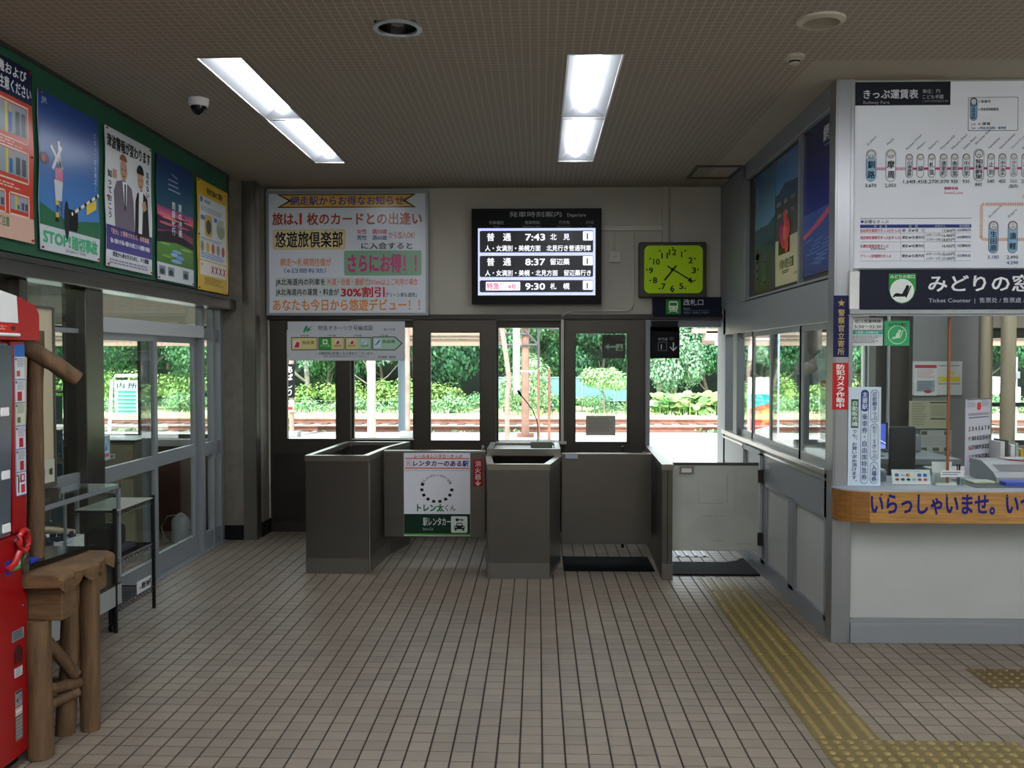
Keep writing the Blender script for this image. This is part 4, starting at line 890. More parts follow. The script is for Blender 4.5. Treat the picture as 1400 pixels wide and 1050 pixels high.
# 3 tsunami warning with two men
s, h = poster(6.08, 6.81, 2.342, 3.256)
s.full(0, h * .70, '#c9cdd0'); s.full(h * .70, h * .88, '#3a3470', '#4a4688'); s.full(h * .88, h * .93, '#c9cdd4'); s.full(h * .93, h, '#bfc2c8')
s.text('津波警報が変わります', 3, 6, 12, '#121212', 94, .03, L=5)
s.vtext('忘れない', 86, 25, 8, 26, '#121212', .015, L=6); s.vtext('知っておこう', 3, 38, 9, 44, '#121212', .015, L=6)
s.poly([(18, h * .70), (16, 56), (22, 46), (38, 42), (54, 48), (58, 60), (60, h * .70)], '#6b6470', 2); s.poly([(34, 44), (44, 44), (42, 66), (38, 66)], '#e0e0e4', 3); s.poly([(38, 46), (41, 46), (41, 70), (38, 70)], '#3a3440', 4)
s.oval(37, 33, 7.5, 10, '#b08a70', 4, n=20); s.oval(36.5, 25, 8, 6, '#7a4a28', 5, a0=180, a1=360); s.rect(14, 36, 22, 44, '#b08a70', 5)
s.poly([(60, h * .74), (62, 58), (66, 50), (76, 45), (90, 52), (94, h * .74)], '#17171a', 3); s.poly([(70, 47), (80, 46), (76, h * .70), (68, h * .70)], '#d8d8da', 4); s.poly([(76, 58), (84, 54), (88, 62), (80, 66)], '#b08a70', 5)
s.oval(74, 36, 7, 9.5, '#b8917a', 4, n=20); s.oval(73.5, 29, 8, 7.5, '#121214', 5, a0=170, a1=370)
for ex in (34, 40, 71, 77): s.oval(ex, 33 if ex < 50 else 36, 1, .6, '#2a1c18', 6)
s.oval(37, 39, 2.4, .7, '#7a4438', 6); s.oval(74, 42, 2.2, .7, '#7a4438', 6)
s.text('「巨大」と発表されたら、非常事態', 10, h * .72, 5, '#e4b4b4', 82, .02); s.text('強い揺れや長い揺れを感じたら避難を開始', 8, h * .79, 4.5, '#e8e8f0', 86, .02); s.text('津波から命を守るために、すぐ避難！', 12, h * .885, 4.8, '#14143a', 80, .02); s.scrib(6, h * .945, 92, h * .985, 2, '#707080')
s.done('poster', 'white poster with two men in dark jackets over a purple band', 'poster', '#c4c8cc', GLOSSY, 'posters on the green board', pins=[(3, 2), (97, h - 2), (97, 2), (3, h / 2), (3, h - 2)])
# 4 summer landscape
s, h = poster(6.905, 7.635, 2.325, 3.25)
s.full(0, h * .40, '#14306c', '#1c5060', n=6); s.full(h * .40, h * .44, '#6a4470', '#b85080', n=3); s.full(h * .44, h * .52, '#c05870', '#b04860', n=3); s.full(h * .52, h * .64, '#54283c', '#88405c', n=3); s.full(h * .64, h * .86, '#5a8c3c', '#3f7030', n=4); s.full(h * .86, h, '#c0c6c8')
s.poly([(0, h * .48), (20, h * .50), (50, h * .46), (72, h * .42), (100, h * .50), (100, h * .58), (60, h * .56), (0, h * .60)], '#2c2440', 2); s.poly([(0, h * .62), (40, h * .58), (100, h * .64), (100, h * .69), (50, h * .67), (0, h * .70)], '#1a1424', 3)
[s.oval(x, h * y, rx, ry, c, 3 + q) for q, (x, y, rx, ry, c) in enumerate(((20, .465, 18, 1.6, '#d86a7c'), (60, .45, 24, 1.4, '#cc6078'), (36, .485, 22, 1.2, '#e08878'), (84, .475, 14, 1.2, '#d87080'), (24, .535, 20, 1.4, '#c86068'), (66, .525, 22, 1.1, '#a84c68')))]
[s.oval(x, h * y, rx, ry, c, 3 + q) for q, (x, y, rx, ry, c) in enumerate(((52, .745, 13, 1.8, '#7aa0cc'), (44, .775, 10, 1.8, '#8cb0d4'), (60, .79, 12, 2.2, '#6c94c4'), (50, .825, 15, 2.0, '#7aa0cc'), (20, .70, 14, 1.2, '#7cac50'), (78, .71, 16, 1.2, '#86b458'), (24, .80, 14, 1.6, '#6c9c44'), (84, .80, 12, 1.8, '#4c7c34')))]
s.vtext('夏の道東', 56, h * .33, 11, 36, '#d8dce8', .01); s.vtext('周遊紀行', 38, h * .33, 10, 36, '#d8dce8', .01); s.line(40, 14, 56, 16, 1, '#a0b0d0', 2)
for k in range(3): s.scrib(30, 20 + k * 5, 64, 23 + k * 5, 1, '#a0b4d8')
for x in (4, 27, 68): s.rect(x, h * .885, x + 17, h * .96, '#6f7f88', 3); s.oval(x + 8, h * .93, 6, 3, '#2c3c34', 4)
s.done('poster', 'dark blue poster with pink sunset and green marsh landscape', 'poster', '#223a60', GLOSSY, 'posters on the green board', pins=[(4, 3), (97, 3), (97, h - 2), (3, h - 2)])
# 5 yellow guide
s, h = poster(7.735, 8.50, 2.31, 3.23)
s.full(0, h, '#c8a42a'); s.rect(7, 17, 93, h * .72, '#c4cccc', 2); s.rect(7, h * .73, 93, h * .86, '#d8cfc4', 2)
s.text('手回り品のご案内', 28, 6, 7, '#2a2a20', 52, .02, L=4); s.text('手荷物', 20, 20, 4, '#2a4a8a', 20, .01)
s.oval(12, 21, 4, 3.4, '#3468b8', 3); s.rect(10, 38, 22, 43, '#3468b8', 3); s.rect(52, 36, 62, 41, '#3468b8', 3); s.rr(22, 36, 46, 60, 5, '#b89a48', 3); s.oval(34, 49, 8, 8, '#3a3c38', 4); s.oval(74, 48, 14, 10, '#8c9a80', 3); s.rect(66, 36, 84, 44, '#a4ac9c', 4)
for k in range(5): s.oval(14 + k * 17, 72, 5, 6, ('#8a8478', '#c89a30', '#b44a30', '#7c8a7c', '#a83c3c')[k], 3)
for k in range(4): s.line(42 + k * 13, h * .76, 50 + k * 13, h * .83, 2, '#a82c34', 4); s.line(50 + k * 13, h * .76, 42 + k * 13, h * .83, 2, '#a82c34', 4)
s.text('×', 10, h * .74, 6, '#b83038', 5, .02); s.scrib(10, 28, 90, 34, 3, '#5c6c84'); s.scrib(10, 62, 90, 65, 2, '#5c6c84'); s.scrib(10, h * .655, 90, h * .71, 3, '#3c64a4'); s.scrib(20, h * .88, 84, h * .95, 4, '#7a6420')
s.done('poster', 'yellow information poster with small luggage drawings, rightmost on the green board', 'poster', '#c8a42a', GLOSSY, 'posters on the green board', pins=[(3, 2), (97, h - 2), (3, h / 2), (3, h - 2)])

# ================================================================== RIGHT SIDE POSTERS
def rposter(y0, y1, z0, z1): h = 100 * (z1 - z0) / (y0 - y1); s = Sheet('right', XR + .034, (0, 0, 100, h), (y0, z1, y1, z0), .003); s.wave = .012; return s, h
s, h = rposter(7.97, 7.30, 2.25, 3.24)
s.full(0, h * .45, '#31607c', '#5c90a8', n=5); s.full(h * .45, h, '#2e4858', '#33283c', n=5); s.poly([(0, h * .5), (30, h * .44), (60, h * .46), (100, h * .4), (100, h * .58), (0, h * .6)], '#2c5a5c', 2)
for k in range(9): s.oval(14 + (k * 37) % 74, h * .66 + (k * 17) % 44, 9, 6, ('#5c3a6a', '#365a4a', '#2c4034')[k % 3], 3)
s.vtext('夏の道', 10, 12, 8, 26, '#7c98a8'); s.done('poster', 'dim blue-green landscape poster, farthest on the ticket office side wall', 'poster', '#34546c', GLOSSY, 'posters on the ticket office side wall', pins=[(4, 3), (96, h - 3)])
s, h = rposter(7.29, 6.61, 2.28, 3.24)
s.full(0, h * .28, '#3a6ca4', '#5a88b4', n=4); s.full(h * .28, h * .64, '#3c4450', '#4c5448', n=4); s.full(h * .64, h, '#c8c09c'); s.poly([(0, h * .3), (40, h * .22), (100, h * .25), (100, h * .34), (0, h * .36)], '#34506c', 2); s.line(45, h * .28, 95, h * .27, 1, '#1a2230', 3)
for k in range(16): s.oval(8 + (k * 29) % 84, h * .36 + (k * 13) % 26, 4, 2.5, ('#7a8a78', '#8c947c', '#5c6c5c')[k % 3], 3)
s.rect(14, h * .64, 60, h * .76, '#141014', 3)
for q, (a, b, rx, ry, c) in enumerate(((28, .60, 9, 12, '#b82c6c'), (44, .52, 8, 14, '#d8484c'), (54, .58, 9, 10, '#d04048'), (46, .65, 10, 12, '#e05850'), (36, .66, 8, 9, '#c8384c'), (50, .71, 8, 8, '#d84c44'), (42, .60, 6, 9, '#e8685c'))): s.oval(a, h * b, rx, ry, c, 5 + q)
s.text('小清水原生花園', 18, h * .80, 11, '#24241c', 58, .005); s.scrib(30, h * .89, 60, h * .92, 2, '#545444'); s.text('小清水町', 78, h * .92, 4, '#54443c', 16)
s.done('poster', 'poster of a red lily over a flower meadow on the office side wall', 'poster', '#c8c09c', GLOSSY, 'posters on the ticket office side wall', pins=[(4, 3), (96, h - 3)])
s, h = rposter(6.53, 5.82, 2.29, 3.28)
s.full(0, h * .58, '#0a1038', '#1c2c7c', n=6); s.full(h * .58, h, '#33539a', '#22347a', n=5); s.poly([(0, h * .72), (40, h * .66), (100, h * .56), (100, h * .60), (50, h * .69), (0, h * .75)], '#b8506c', 2)
for k in range(14): s.line(5 + (k * 31) % 70, h * .77 + k * 1.8, 30 + (k * 31) % 66, h * .76 + k * 1.8, 1.2, '#5474b4', 3)
s.text('網走', 62, h * .07, 14, '#c8ccd8', 34, .03); s.scrib(66, h * .19, 94, h * .21, 1, '#8c94b4')
s.done('poster', 'deep blue twilight sea poster with a pink horizon, nearest the corner post', 'poster', '#101c54', GLOSSY, 'posters on the ticket office side wall', pins=[(4, 3), (96, h - 3)])

# ================================================================== FARE BOARD
t = thing('fare_board', (4, YC, 2.275), 'large white railway fare board with route map over the ticket counter', 'fare board')
X0 = 1.908; k1 = (2.922 - 1.908) / (1200 - 508); zz = lambda cy: 3.395 - (cy - 35) * (3.395 - 2.28) / 765
WR = 1900
s = Sheet('front', YC + .012, (508, 35, WR, 800), (X0, 3.395, X0 + (WR - 508) * k1, 2.28), .018)
s.rect(508, 35, 894, 131, '#1a1c26', 1); s.text('きっぷ運賃表', 541, 66, 38, '#d0d2d8', 222, .02, L=3); s.text('Railway Fare', 541, 110, 16, '#a0a4ac', 106, L=3); s.text('単位：円', 781, 66, 17, '#b4b8c0', 70, L=3); s.text('こども半額', 781, 88, 18, '#b4b8c0', 84, L=3); s.text('( )内は特急料金', 781, 110, 9, '#8a8e98', 104, L=3)
s.rr(966, 100, 1168, 238, 6, '#3a4450', 1); s.rr(968, 102, 1166, 236, 6, '#dfe4ec', 2)
s.rr(973, 102, 1003, 196, 14, '#33475a', 3); s.rr(975, 128, 1001, 194, 10, '#7fa8cc', 4); s.circ(988, 118, 11, '#c8cdd4', 4); s.vtext('特急停車駅', 978, 130, 18, 60, '#141820', .01, L=5)
for y, tx, c in ((112, '駅番号', '#202428'), (144, '特急停車駅駅名', '#202428'), (203, '運賃', '#202428'), (220, '特急(自由席)・乗車券', '#2c3c8c')): s.text('←' + tx, 1006, y, 12, c, 50 + 8 * max(0, len(tx) - 3), .015)
s.text('210', 978, 205, 11, '#202428', 18); s.text('760', 978, 221, 11, '#2c3c8c', 18)
MAG = '#b84478'
for i in range(12): s.rect(598 + i * 5.4, 385, 601 + i * 5.4, 397, MAG, 1) if i < 7 else None
for i in range(8): s.rect(676 + i * 5.4, 385, 679 + i * 5.4, 397, MAG, 1)
s.rect(728, 386, WR, 396, MAG, 1)
for n_, rom, code, x, big, fare, hl, yb in (('釧路', 'Kushiro', '53', 575, 1, '3,670', 1, 466), ('摩周', 'Mashū', '64', 655, 1, '2,050', 0, 466), ('川湯温泉', 'Kawayu-Onsen', '66', 730, 0, '1,640', 0, 451), ('緑', 'Midori', '67', 775, 0, '1,450', 0, 451), ('札弦', 'Satsuru', '68', 821, 0, '1,270', 0, 451), ('清里町', 'Kiyosatochō', '69', 869, 0, '1,070', 0, 451),
     ('南斜里', 'Minami-Shari', '70', 914, 0, '930', 0, 451), ('中斜里', 'Naka-Shari', '71', 961, 0, '930', 0, 451), ('知床斜里', 'Shiretoko Shari', '72', 1012, 1, '840', 2, 464), ('止別', 'Yamubetsu', '73', 1061, 0, '540', 0, 451), ('浜小清水', 'Hama-Koshimizu', '74', 1107, 0, '450', 0, 451), ('原生花園', 'Gensei-Kaen', '75', 1153, 0, '360', 3, 451),
     ('北浜', 'Kitahama', '76', 1199, 0, '260', 0, 451), ('藻琴', 'Mokoto', '77', 1245, 0, '230', 0, 451), ('鱒浦', 'Masuura', '78', 1291, 0, '210', 0, 451), ('桂台', 'Katsuradai', '79', 1337, 0, '210', 0, 451), ('網走', 'Abashiri', '80', 1400, 1, '', 1, 464)):
    w_ = 21 if big else 15; y0, y1 = (311, 444) if big else (330, 428)
    oc = '#9a9ea4' if hl == 3 else ('#283830' if hl == 2 else '#3c4044'); tc = '#8c9096' if hl == 3 else '#16181c'
    s.rr(x - w_, y0, x + w_, y1, w_ * .98, oc, 2); s.rr(x - w_ + 2, y0 + 2, x + w_ - 2, y1 - 2, w_ * .88, '#dfe4ec', 3)
    if hl == 1: s.rr(x - w_ + 2, y0 + 32, x + w_ - 2, y1 - 2, w_ * .6, '#8cb4d4', 4)
    s.circ(x, y0 + w_, w_ * .8, '#6c5c50' if hl == 0 else '#3c5048', 5); s.circ(x, y0 + w_, w_ * .68, '#d4d6d8', 6); s.text(code, x - w_ * .4, y0 + w_ * .95, w_ * .62, tc, w_ * .8, L=8)
    s.vtext(n_, x - w_ * .75, y0 + w_ * 2, w_ * 1.5, y1 - y0 - w_ * 2.4, tc, .02 if big else .012, L=8, ch=None if len(n_) > 2 else w_ * 1.5)
    if fare: s.text(fare, x - len(fare) * 4.7, yb - 17, 19, tc, len(fare) * 9.2, .01)
    s.text(rom, x - w_ * .6, y0 - 16, 12, tc, min(84, len(rom) * 7.0), rot=45)
s.text('(臨時)', 1134, 457, 16, '#6c7076', 38, .01); s.text('釧網本線', 873, 465, 14, MAG, 56, .01); s.text('Senmō Line', 873, 482, 15, MAG, 76)
OR = '#cc8450'
for i in range(60): s.rect(1042 + i * 7, 532, 1046 + i * 7, 545, OR, 1); s.rect(1040 + i * 7, 677, 1044 + i * 7, 690, OR, 1)
for i in range(17): s.rect(1019, 552 + i * 7.2, 1032, 556 + i * 7.2, OR, 1)
for a, cx_, cy_ in ((200, 1040, 552), (225, 1040, 552), (250, 1040, 552), (160, 1040, 668), (135, 1040, 668), (110, 1040, 668)): s.line(cx_ + 10 * math.cos(R(a)), cy_ + 10 * math.sin(R(a)), cx_ + 22 * math.cos(R(a)), cy_ + 22 * math.sin(R(a)), 4, OR, 1)
for n_, rom, code, x, f1, f2 in (('生田原', 'Ikutahara', '53', 1075, '3,180', ''), ('遠軽', 'Engaru', '50', 1153, '2,490', '4,290'), ('留辺蘂', 'Rubeshibe', '56', 1231, '1,450', ''), ('北見', 'Kitami', '60', 1309, '1,070', '1,790'), ('美幌', 'Bihoro', '65', 1387, '540', ''), ('女満別', 'Memambetsu', '67', 1465, '360', '')):
    s.rr(x - 20, 607, x + 20, 740, 19.5, '#30424c', 2); s.rr(x - 18, 609, x + 18, 738, 17.5, '#8cb4d4', 3); s.circ(x, 627, 17, '#9c6044', 4); s.circ(x, 627, 14.5, '#d4d6d8', 5); s.text('A', x - 4, 615, 9, '#202428', 7, L=7); s.text(code, x - 7, 626, 11, '#202428', 14, L=7)
    s.vtext(n_, x - 15, 648, 30, 84, '#141a24', .02, L=7, ch=None if len(n_) > 2 else 28); s.text(rom, x - 16, 594, 13, '#202428', min(70, len(rom) * 7.5), rot=45)
    s.text(f1, x - 23, 746, 18, '#2c3f88' if not f2 else '#202428', 46, .01); (s.text(f2, x - 23, 769, 18, '#2c3f88', 46, .01) if f2 else None)
s.text('石北本線', 1188, 500, 15, OR, 60, .01)
NV = '#2c3c80'; PK = '#c0305c'
s.rect(533, 594, 985, 596, '#50545c', 1); s.rect(536, 603, 547, 613, NV, 1); s.text('お得なきっぷ', 550, 601, 15, '#1c2030', 98, .015); s.rect(533, 620, 985, 634, NV, 1)
for tx, x, w_ in (('商　品　名', 590, 52), ('区　間', 733, 34), ('おねだん', 838, 42), ('有効期間', 936, 42)): s.text(tx, x, 622, 10, '#d0d4e0', w_, L=3)
for y in (655, 691, 731, 770): s.rect(533, y, 985, y + 1.2, '#80848c', 1)
for x in (699, 795, 921): s.rect(x, 636, x + 1, 770, '#80848c', 1)
for y, a, b, c, d_ in ((638, '自由席往復割引きっぷ(Sきっぷ)', '網　走⇔旭　川', '13,060', '6日間有効'), (667, '指定席往復割引きっぷ(Rきっぷ)', '網走⇔札幌市内', '16,460', '6日間有効'), (702, '札幌往復指定席きっぷ', '網走⇔札幌市内', '14,400', '5日間有効'), (743, 'グリーン往復割引きっぷ', '網走⇔札幌市内', '22,630', '4日間有効')):
    s.text(a, 534, y, 14, PK, min(164, len(a) * 11.5), .015); s.text(b, 705, y, 13, '#24282c', 88, .01); s.text(c + '円', 868 if c != '16,460' else 868, y - (9 if c in ('16,460', '22,630') else 0), 15, '#24282c', 50, .005); s.text(d_, 929, y, 12, NV, 54, .01)
s.text('18,870円', 868, 676, 15, '#24282c', 50, .005); s.text('23,040円', 868, 753, 15, '#24282c', 50, .005)
for y in (658, 677, 736, 755): s.text('(4月～11月)' if y in (658, 736) else '(12月～3月)', 803, y, 11, '#24282c', 60)
s.text('(利用列車限定)', 575, 716, 9, '#24282c', 64)
s.done('panel', None, None, '#dfe4ec', parent=t)

# green-window sign
t = thing('ticket_office_sign', (4, YC - .03, 2.03), 'long navy ticket counter sign with green seat emblem below the fare board', 'sign')
s = Sheet('front', YC - .03, (513, 805, WR, 967), (X0 + 5 * k1 + .02, 2.268, X0 + (WR - 508) * k1, 2.035), .05)
G2 = '#2f9440'
s.poly([(630, 822), (740, 822), (740, 890), (730, 920), (710, 940), (685, 949), (660, 940), (640, 920), (630, 890)], G2, 1); s.text('みどりの窓口', 635, 827, 15, '#e0ece0', 100, .015, L=3); s.circ(684, 893, 49, '#dde3e0', 2, n=40)
s.poly([(650, 908), (664, 903), (684, 906), (700, 876), (712, 882), (700, 918), (660, 918), (652, 914)], '#181c20', 3); s.circ(706, 877, 7, '#181c20', 3); s.line(720, 872, 700, 922, 5, '#181c20', 3); s.line(662, 905, 648, 920, 7, '#181c20', 3)
s.text('みどりの窓口', 790, 828, 70, '#e4e6ec', 500, .02); s.text('Ticket Counter', 793, 922, 22, '#c4c8d4', 172, .0); s.text('|  售票处 / 售票處 / 매표소', 980, 922, 22, '#b4b8c8', 280)
s.done('panel', None, None, '#10142a', parent=t)

# stickers on the corner post
def fsheet(y, px, lpx, th=.002): return None
s = Sheet('front', YC - .0065, (0, 0, 72, 277), (1.785, 2.115, 1.879, 1.744), .002)
st = [(36 + (18 if k % 2 == 0 else 7.5) * math.sin(math.pi * k / 5), 34 - (18 if k % 2 == 0 else 7.5) * math.cos(math.pi * k / 5)) for k in range(10)]
s.poly(st, '#b89a50', 1); s.vtext('警察官立寄所', 20, 60, 32, 210, '#b8a060', .015)
s.done('sticker', 'vertical navy sticker with gold star and gold characters on the corner post', 'sticker', '#131a48')
s = Sheet('front', YC - .0065, (0, 0, 70, 212), (1.783, 1.709, 1.877, 1.426), .002)
s.vtext('防犯カメラ作動中', 15, 6, 40, 200, '#eceaea', .025); s.done('sticker', 'vertical red sticker with white characters low on the corner post', 'sticker', '#b82420')

# ================================================================== COUNTER
t = thing('ticket_counter', (3.9, 5.9, 0.76), 'ticket counter ledge with grey top and rounded wooden apron', 'counter')
def outline(off=0):
    pts = []; r0 = .17 - off
    for k in range(9):
        a = R(180 + 90 * k / 8); pts.append((1.955 + r0 * math.cos(a), 5.735 + r0 * math.sin(a)))
    return pts
o1 = outline()
mb = MB().prism(o1 + [(6.1, 5.565), (6.1, 6.25), (1.92, 6.25), (1.92, 5.74), (1.785, 5.74)], .952, .962); mb.build('worktop', M('counter_laminate', '#9aa3ac', .35), t)
inn = [(x + (1.955 - x) * .12, y + .02) for x, y in o1]
mb = MB()
q = o1 + [(1.955, 5.565)]; qi = [(1.955 + (x - 1.955) * .85, 5.735 + (y - 5.735) * .85) for x, y in o1] + [(1.955, 5.59)]
mb.prism(q + qi[::-1], .765, .952); mb.build('apron_end', WOODE, t)
MB().box(1.955, 5.563, .765, 6.1, 5.59, .952, b=.003).build('apron', WOOD, t)
MB().box(1.93, 5.59, .90, 6.1, 5.74, .952).build('underside', GREY, t)
s = Sheet('front', 5.562, (1190, 668, 1410, 708), (1.955 + .0, .952, 2.86, .785), .0)
s.text('いらっしゃいませ。いつも', 1191, 670, 30, '#1c1c70', 250, .035, L=2); [m.build('lettering', PRINT, t) for m in s.p.values()]
for x in (2.02, 2.4, 2.75): MB().tube([(x, 5.56, .935), (x, 5.565, .935)], .005, 8).build('screw', BLACKM, t)
# things on and behind the counter
s = Sheet('front', 5.735, (0, 0, 142, 420), (1.880, 1.563, 2.076, .964), .006)
def pill(x0, y0, x1, y1, c, fill): s.rr(x0, y0, x1, y1, (x1 - x0) * .48, c, 1); s.rr(x0 + 2, y0 + 2, x1 - 2, y1 - 2, (x1 - x0) * .46, fill, 2)
pill(96, 12, 132, 150, '#505c84', '#c0d0dc'); pill(96, 156, 132, 312, '#505c84', '#c0d0dc'); pill(96, 318, 132, 412, '#505c84', '#c0d0dc'); pill(54, 12, 88, 412, '#505c84', '#c0d0dc'); s.rr(54, 12, 88, 104, 16, '#2c4080', 3); s.rect(12, 52, 44, 174, '#245c3c', 1)
NV2 = '#24346c'
s.vtext('近距離きっぷ', 102, 20, 24, 122, NV2, .01); s.vtext('Sきっぷ', 102, 220, 24, 84, NV2, .01); s.vtext('割引・', 104, 164, 20, 52, NV2); s.vtext('入場券', 102, 330, 24, 74, NV2, .02); s.vtext('主要駅', 58, 20, 26, 76, '#dce4f0', .01, L=6); s.vtext('乗車券・自由席特急券', 58, 112, 26, 286, NV2, .01)
s.vtext('自動販売機', 14, 58, 28, 110, '#d8e8dc', .01); s.vtext('でも、お買い求め頂けます。', 16, 180, 24, 232, NV2, .01)
s.done('counter_sign', 'tall pale blue sign with round-ended vertical captions standing at the left of the counter', 'sign', '#c2d2de')
s = Sheet('front', YC + .05, (0, 0, 137, 55), (1.911, 1.985, 2.102, 1.908), .003)
s.rr(4, 3, 133, 52, 8, '#d4d6d4', 1); s.text('窓口営業時間', 15, 9, 15, '#20242c', 112, .015); s.text('5:50～22:30', 14, 31, 17, '#20242c', 116, .015)
s.done('hours_sign', 'small white opening hours plate at the top left of the counter glass', 'sign', '#b4b8b8')
s = Sheet('front', YC + .05, (0, 0, 150, 72), (1.909, 1.905, 2.102, 1.813), .003)
s.rect(1, 1, 149, 18, '#3aa08c', 1); s.text('お客様へのお知らせ', 20, 3, 12, '#d8ece8', 108, .01); s.scrib(8, 24, 142, 64, 5, '#586468')
s.done('paper_notice', 'white notice with a teal heading right under the opening hours plate', 'notice', '#ccd0d0')
s = Sheet('front', YC + .05, (285, 110, 487, 310), (2.111, 1.964, 2.263, 1.813), .004)
s.rr(286, 111, 486, 309, 14, '#3ea468', 1); s.text('みどりの窓口', 316, 126, 30, '#142018', 146, .025); s.poly([(314, 160), (462, 160), (462, 200), (314, 200)], '#3ea468', 2); s.circ(388, 222, 76, '#c4dcc8', 3, n=40); s.circ(388, 222, 70, '#3ea468', 4, n=40)
s.poly([(340, 258), (356, 238), (372, 240), (378, 214), (396, 196), (410, 204), (404, 246), (366, 254)], '#c4dcc8', 5); s.circ(406, 192, 11, '#c4dcc8', 5); s.line(432, 184, 408, 250, 7, '#c4dcc8', 5)
s.done('sticker', 'rounded green sticker with a white reclining seat emblem on the counter glass', 'sticker', '#3ea468')

# credit card sign
def stand(s, name, lab, cat, rz, rx=0, **k):
    r = s.done(name, lab, cat, **k); r.rotation_euler = (rx, 0, rz); return r
s = Sheet('front', 5.80, (0, 0, 150, 65), (2.175, 1.055, 2.405, .966), .004)
for i, c in enumerate(('#5a5090', '#3c58a0', '#c8783c', '#7c8084', '#2c58a0', '#2c68b4')): s.rect(12 + i * 22, 18, 27 + i * 22, 32, '#d8d8d8' if i in (1, 3) else c, 1)
s.text('VISA', 34, 21, 9, '#2c4890', 17, .02); s.circ(60, 25, 5, '#c83830', 2); s.circ(66, 25, 5, '#d8a030', 3)
for i, c in enumerate(('#b03438', '#34406c', '#343840', '#a4a8a8', '#b83c3c', '#c84438')): s.oval(20 + i * 22, 45, 8, 6, c, 1)
s.scrib(24, 6, 126, 10, 1, '#808488')
stand(s, 'card_sign', 'small tilted stand sign with two rows of payment card logos on the counter', 'sign', R(-2), R(-14), paper='#d4d8d8')
t = thing('card_box', (2.50, 5.80, .962), 'acrylic box holding white slips beside the card logo sign', 'box')
MB().box(2.425, 5.83, .963, 2.545, 5.838, 1.10, b=.002).build('white_card', WHITE, t); MB().box(2.42, 5.77, .963, 2.55, 5.80, .975).build('base', WHITE, t)
for a in ((2.42, 5.765, .963, 2.59, 5.769, 1.04), (2.42, 5.765, .963, 2.424, 5.84, 1.04), (2.586, 5.765, .963, 2.59, 5.84, 1.04)): MB().box(*a).build('acrylic_side', GLASS, t)
s = Sheet('front', 5.762, (0, 0, 100, 28), (2.45, 1.055, 2.59, 1.015), .002); s.scrib(6, 6, 94, 24, 2, '#50545c'); s.done('caption_card', None, None, '#d4d6d6', parent=t)
t = thing('pen_cup', (2.575, 5.80, .962), 'clear cup with dark pens at the end of the slip box', 'pen cup')
MB().lathe(2.572, 5.80, [(.014, .963), (.016, 1.03)], 16, cap=False).build('cup', GLASS, t)
for dx, dy in ((-.004, 0), (.005, .003), (.0, -.005)): MB().tube([(2.572 + dx, 5.80 + dy, .965), (2.572 + dx * 2.2, 5.80 + dy * 2, 1.09)], .0035, 7).build('pen', BLACK, t)
# counter mat, cash tray, printer, cloth
t = tag(MB().box(2.62, 5.68, .963, 3.3, 6.05, .967, b=.001).build('desk_mat', M('green_mat', '#46524a', .5)), 'dark green translucent desk mat on the right of the counter', 'mat')
t = tag(MB().box(2.665, 5.80, .968, 2.80, 5.92, .984, b=.006).build('cash_tray', M('pale_green_tray', '#aab3a0', .5)), 'pale green cash tray on the desk mat', 'tray')
mb = MB(); mb.prism([(2.82, 5.72), (3.3, 5.70), (3.3, 5.80), (2.83, 5.82), (2.815, 5.77)], .968, .990); tag(mb.build('blue_cushion', M('blue_vinyl', '#2c48b0', .45)), 'flat blue pad lying in front of the grey machine', 'pad')
t = thing('ticket_printer', (3.05, 6.06, .963), 'light grey desktop machine with a slotted front at the right end of the counter', 'machine')
mb = MB(); mb.prism_x([(5.86, .968), (6.22, .968), (6.22, 1.085), (6.06, 1.085), (5.90, 1.03), (5.86, 1.0)], 2.83, 3.3); mb.build('body', M('machine_grey', '#8f9598', .45), t)
MB().add([(2.87, 5.905, 1.034), (3.10, 5.905, 1.034), (3.10, 6.0, 1.066), (2.87, 6.0, 1.066)], [(0, 1, 2, 3)]).build('slot', M('slot_dark', '#4a5055', .5), t)
MB().box(3.0, 6.08, 1.086, 3.3, 6.20, 1.094, b=.003).build('lid', LGREY, t); MB().tube([(2.98, 6.05, 1.092), (3.25, 6.0, 1.07)], .004, 6).build('cable', RED, t)
t = thing('binder_row', (3.2, 6.55, .95), 'row of folders with a large dark red cover behind the grey machine', 'folders')
for i, (c, w_, h_) in enumerate((('#c8c8c4', .03, .2), ('#3a3c3a', .02, .21), ('#d0cfca', .03, .18), ('#90a8a0', .02, .19), ('#b8a030', .02, .15))): MB().box(3.14 + i * .034, 6.45, .97, 3.14 + i * .034 + w_, 6.62, .97 + h_, b=.002).build('folder', M('folder_%s' % c, c, .5), t)
MB().box(3.31, 6.44, .97, 3.72, 6.46, 1.14, b=.003).build('red_cover', M('dark_red', '#7c1424', .5), t); MB().box(3.12, 6.42, .955, 3.74, 6.64, .968).build('shelf', GREY, t)
struct('office_worktop', MB().box(2.8, 6.3, .90, 6.1, 6.9, .952, b=.004).box(2.85, 6.35, 0, 6.1, 6.85, .90), LGREY)
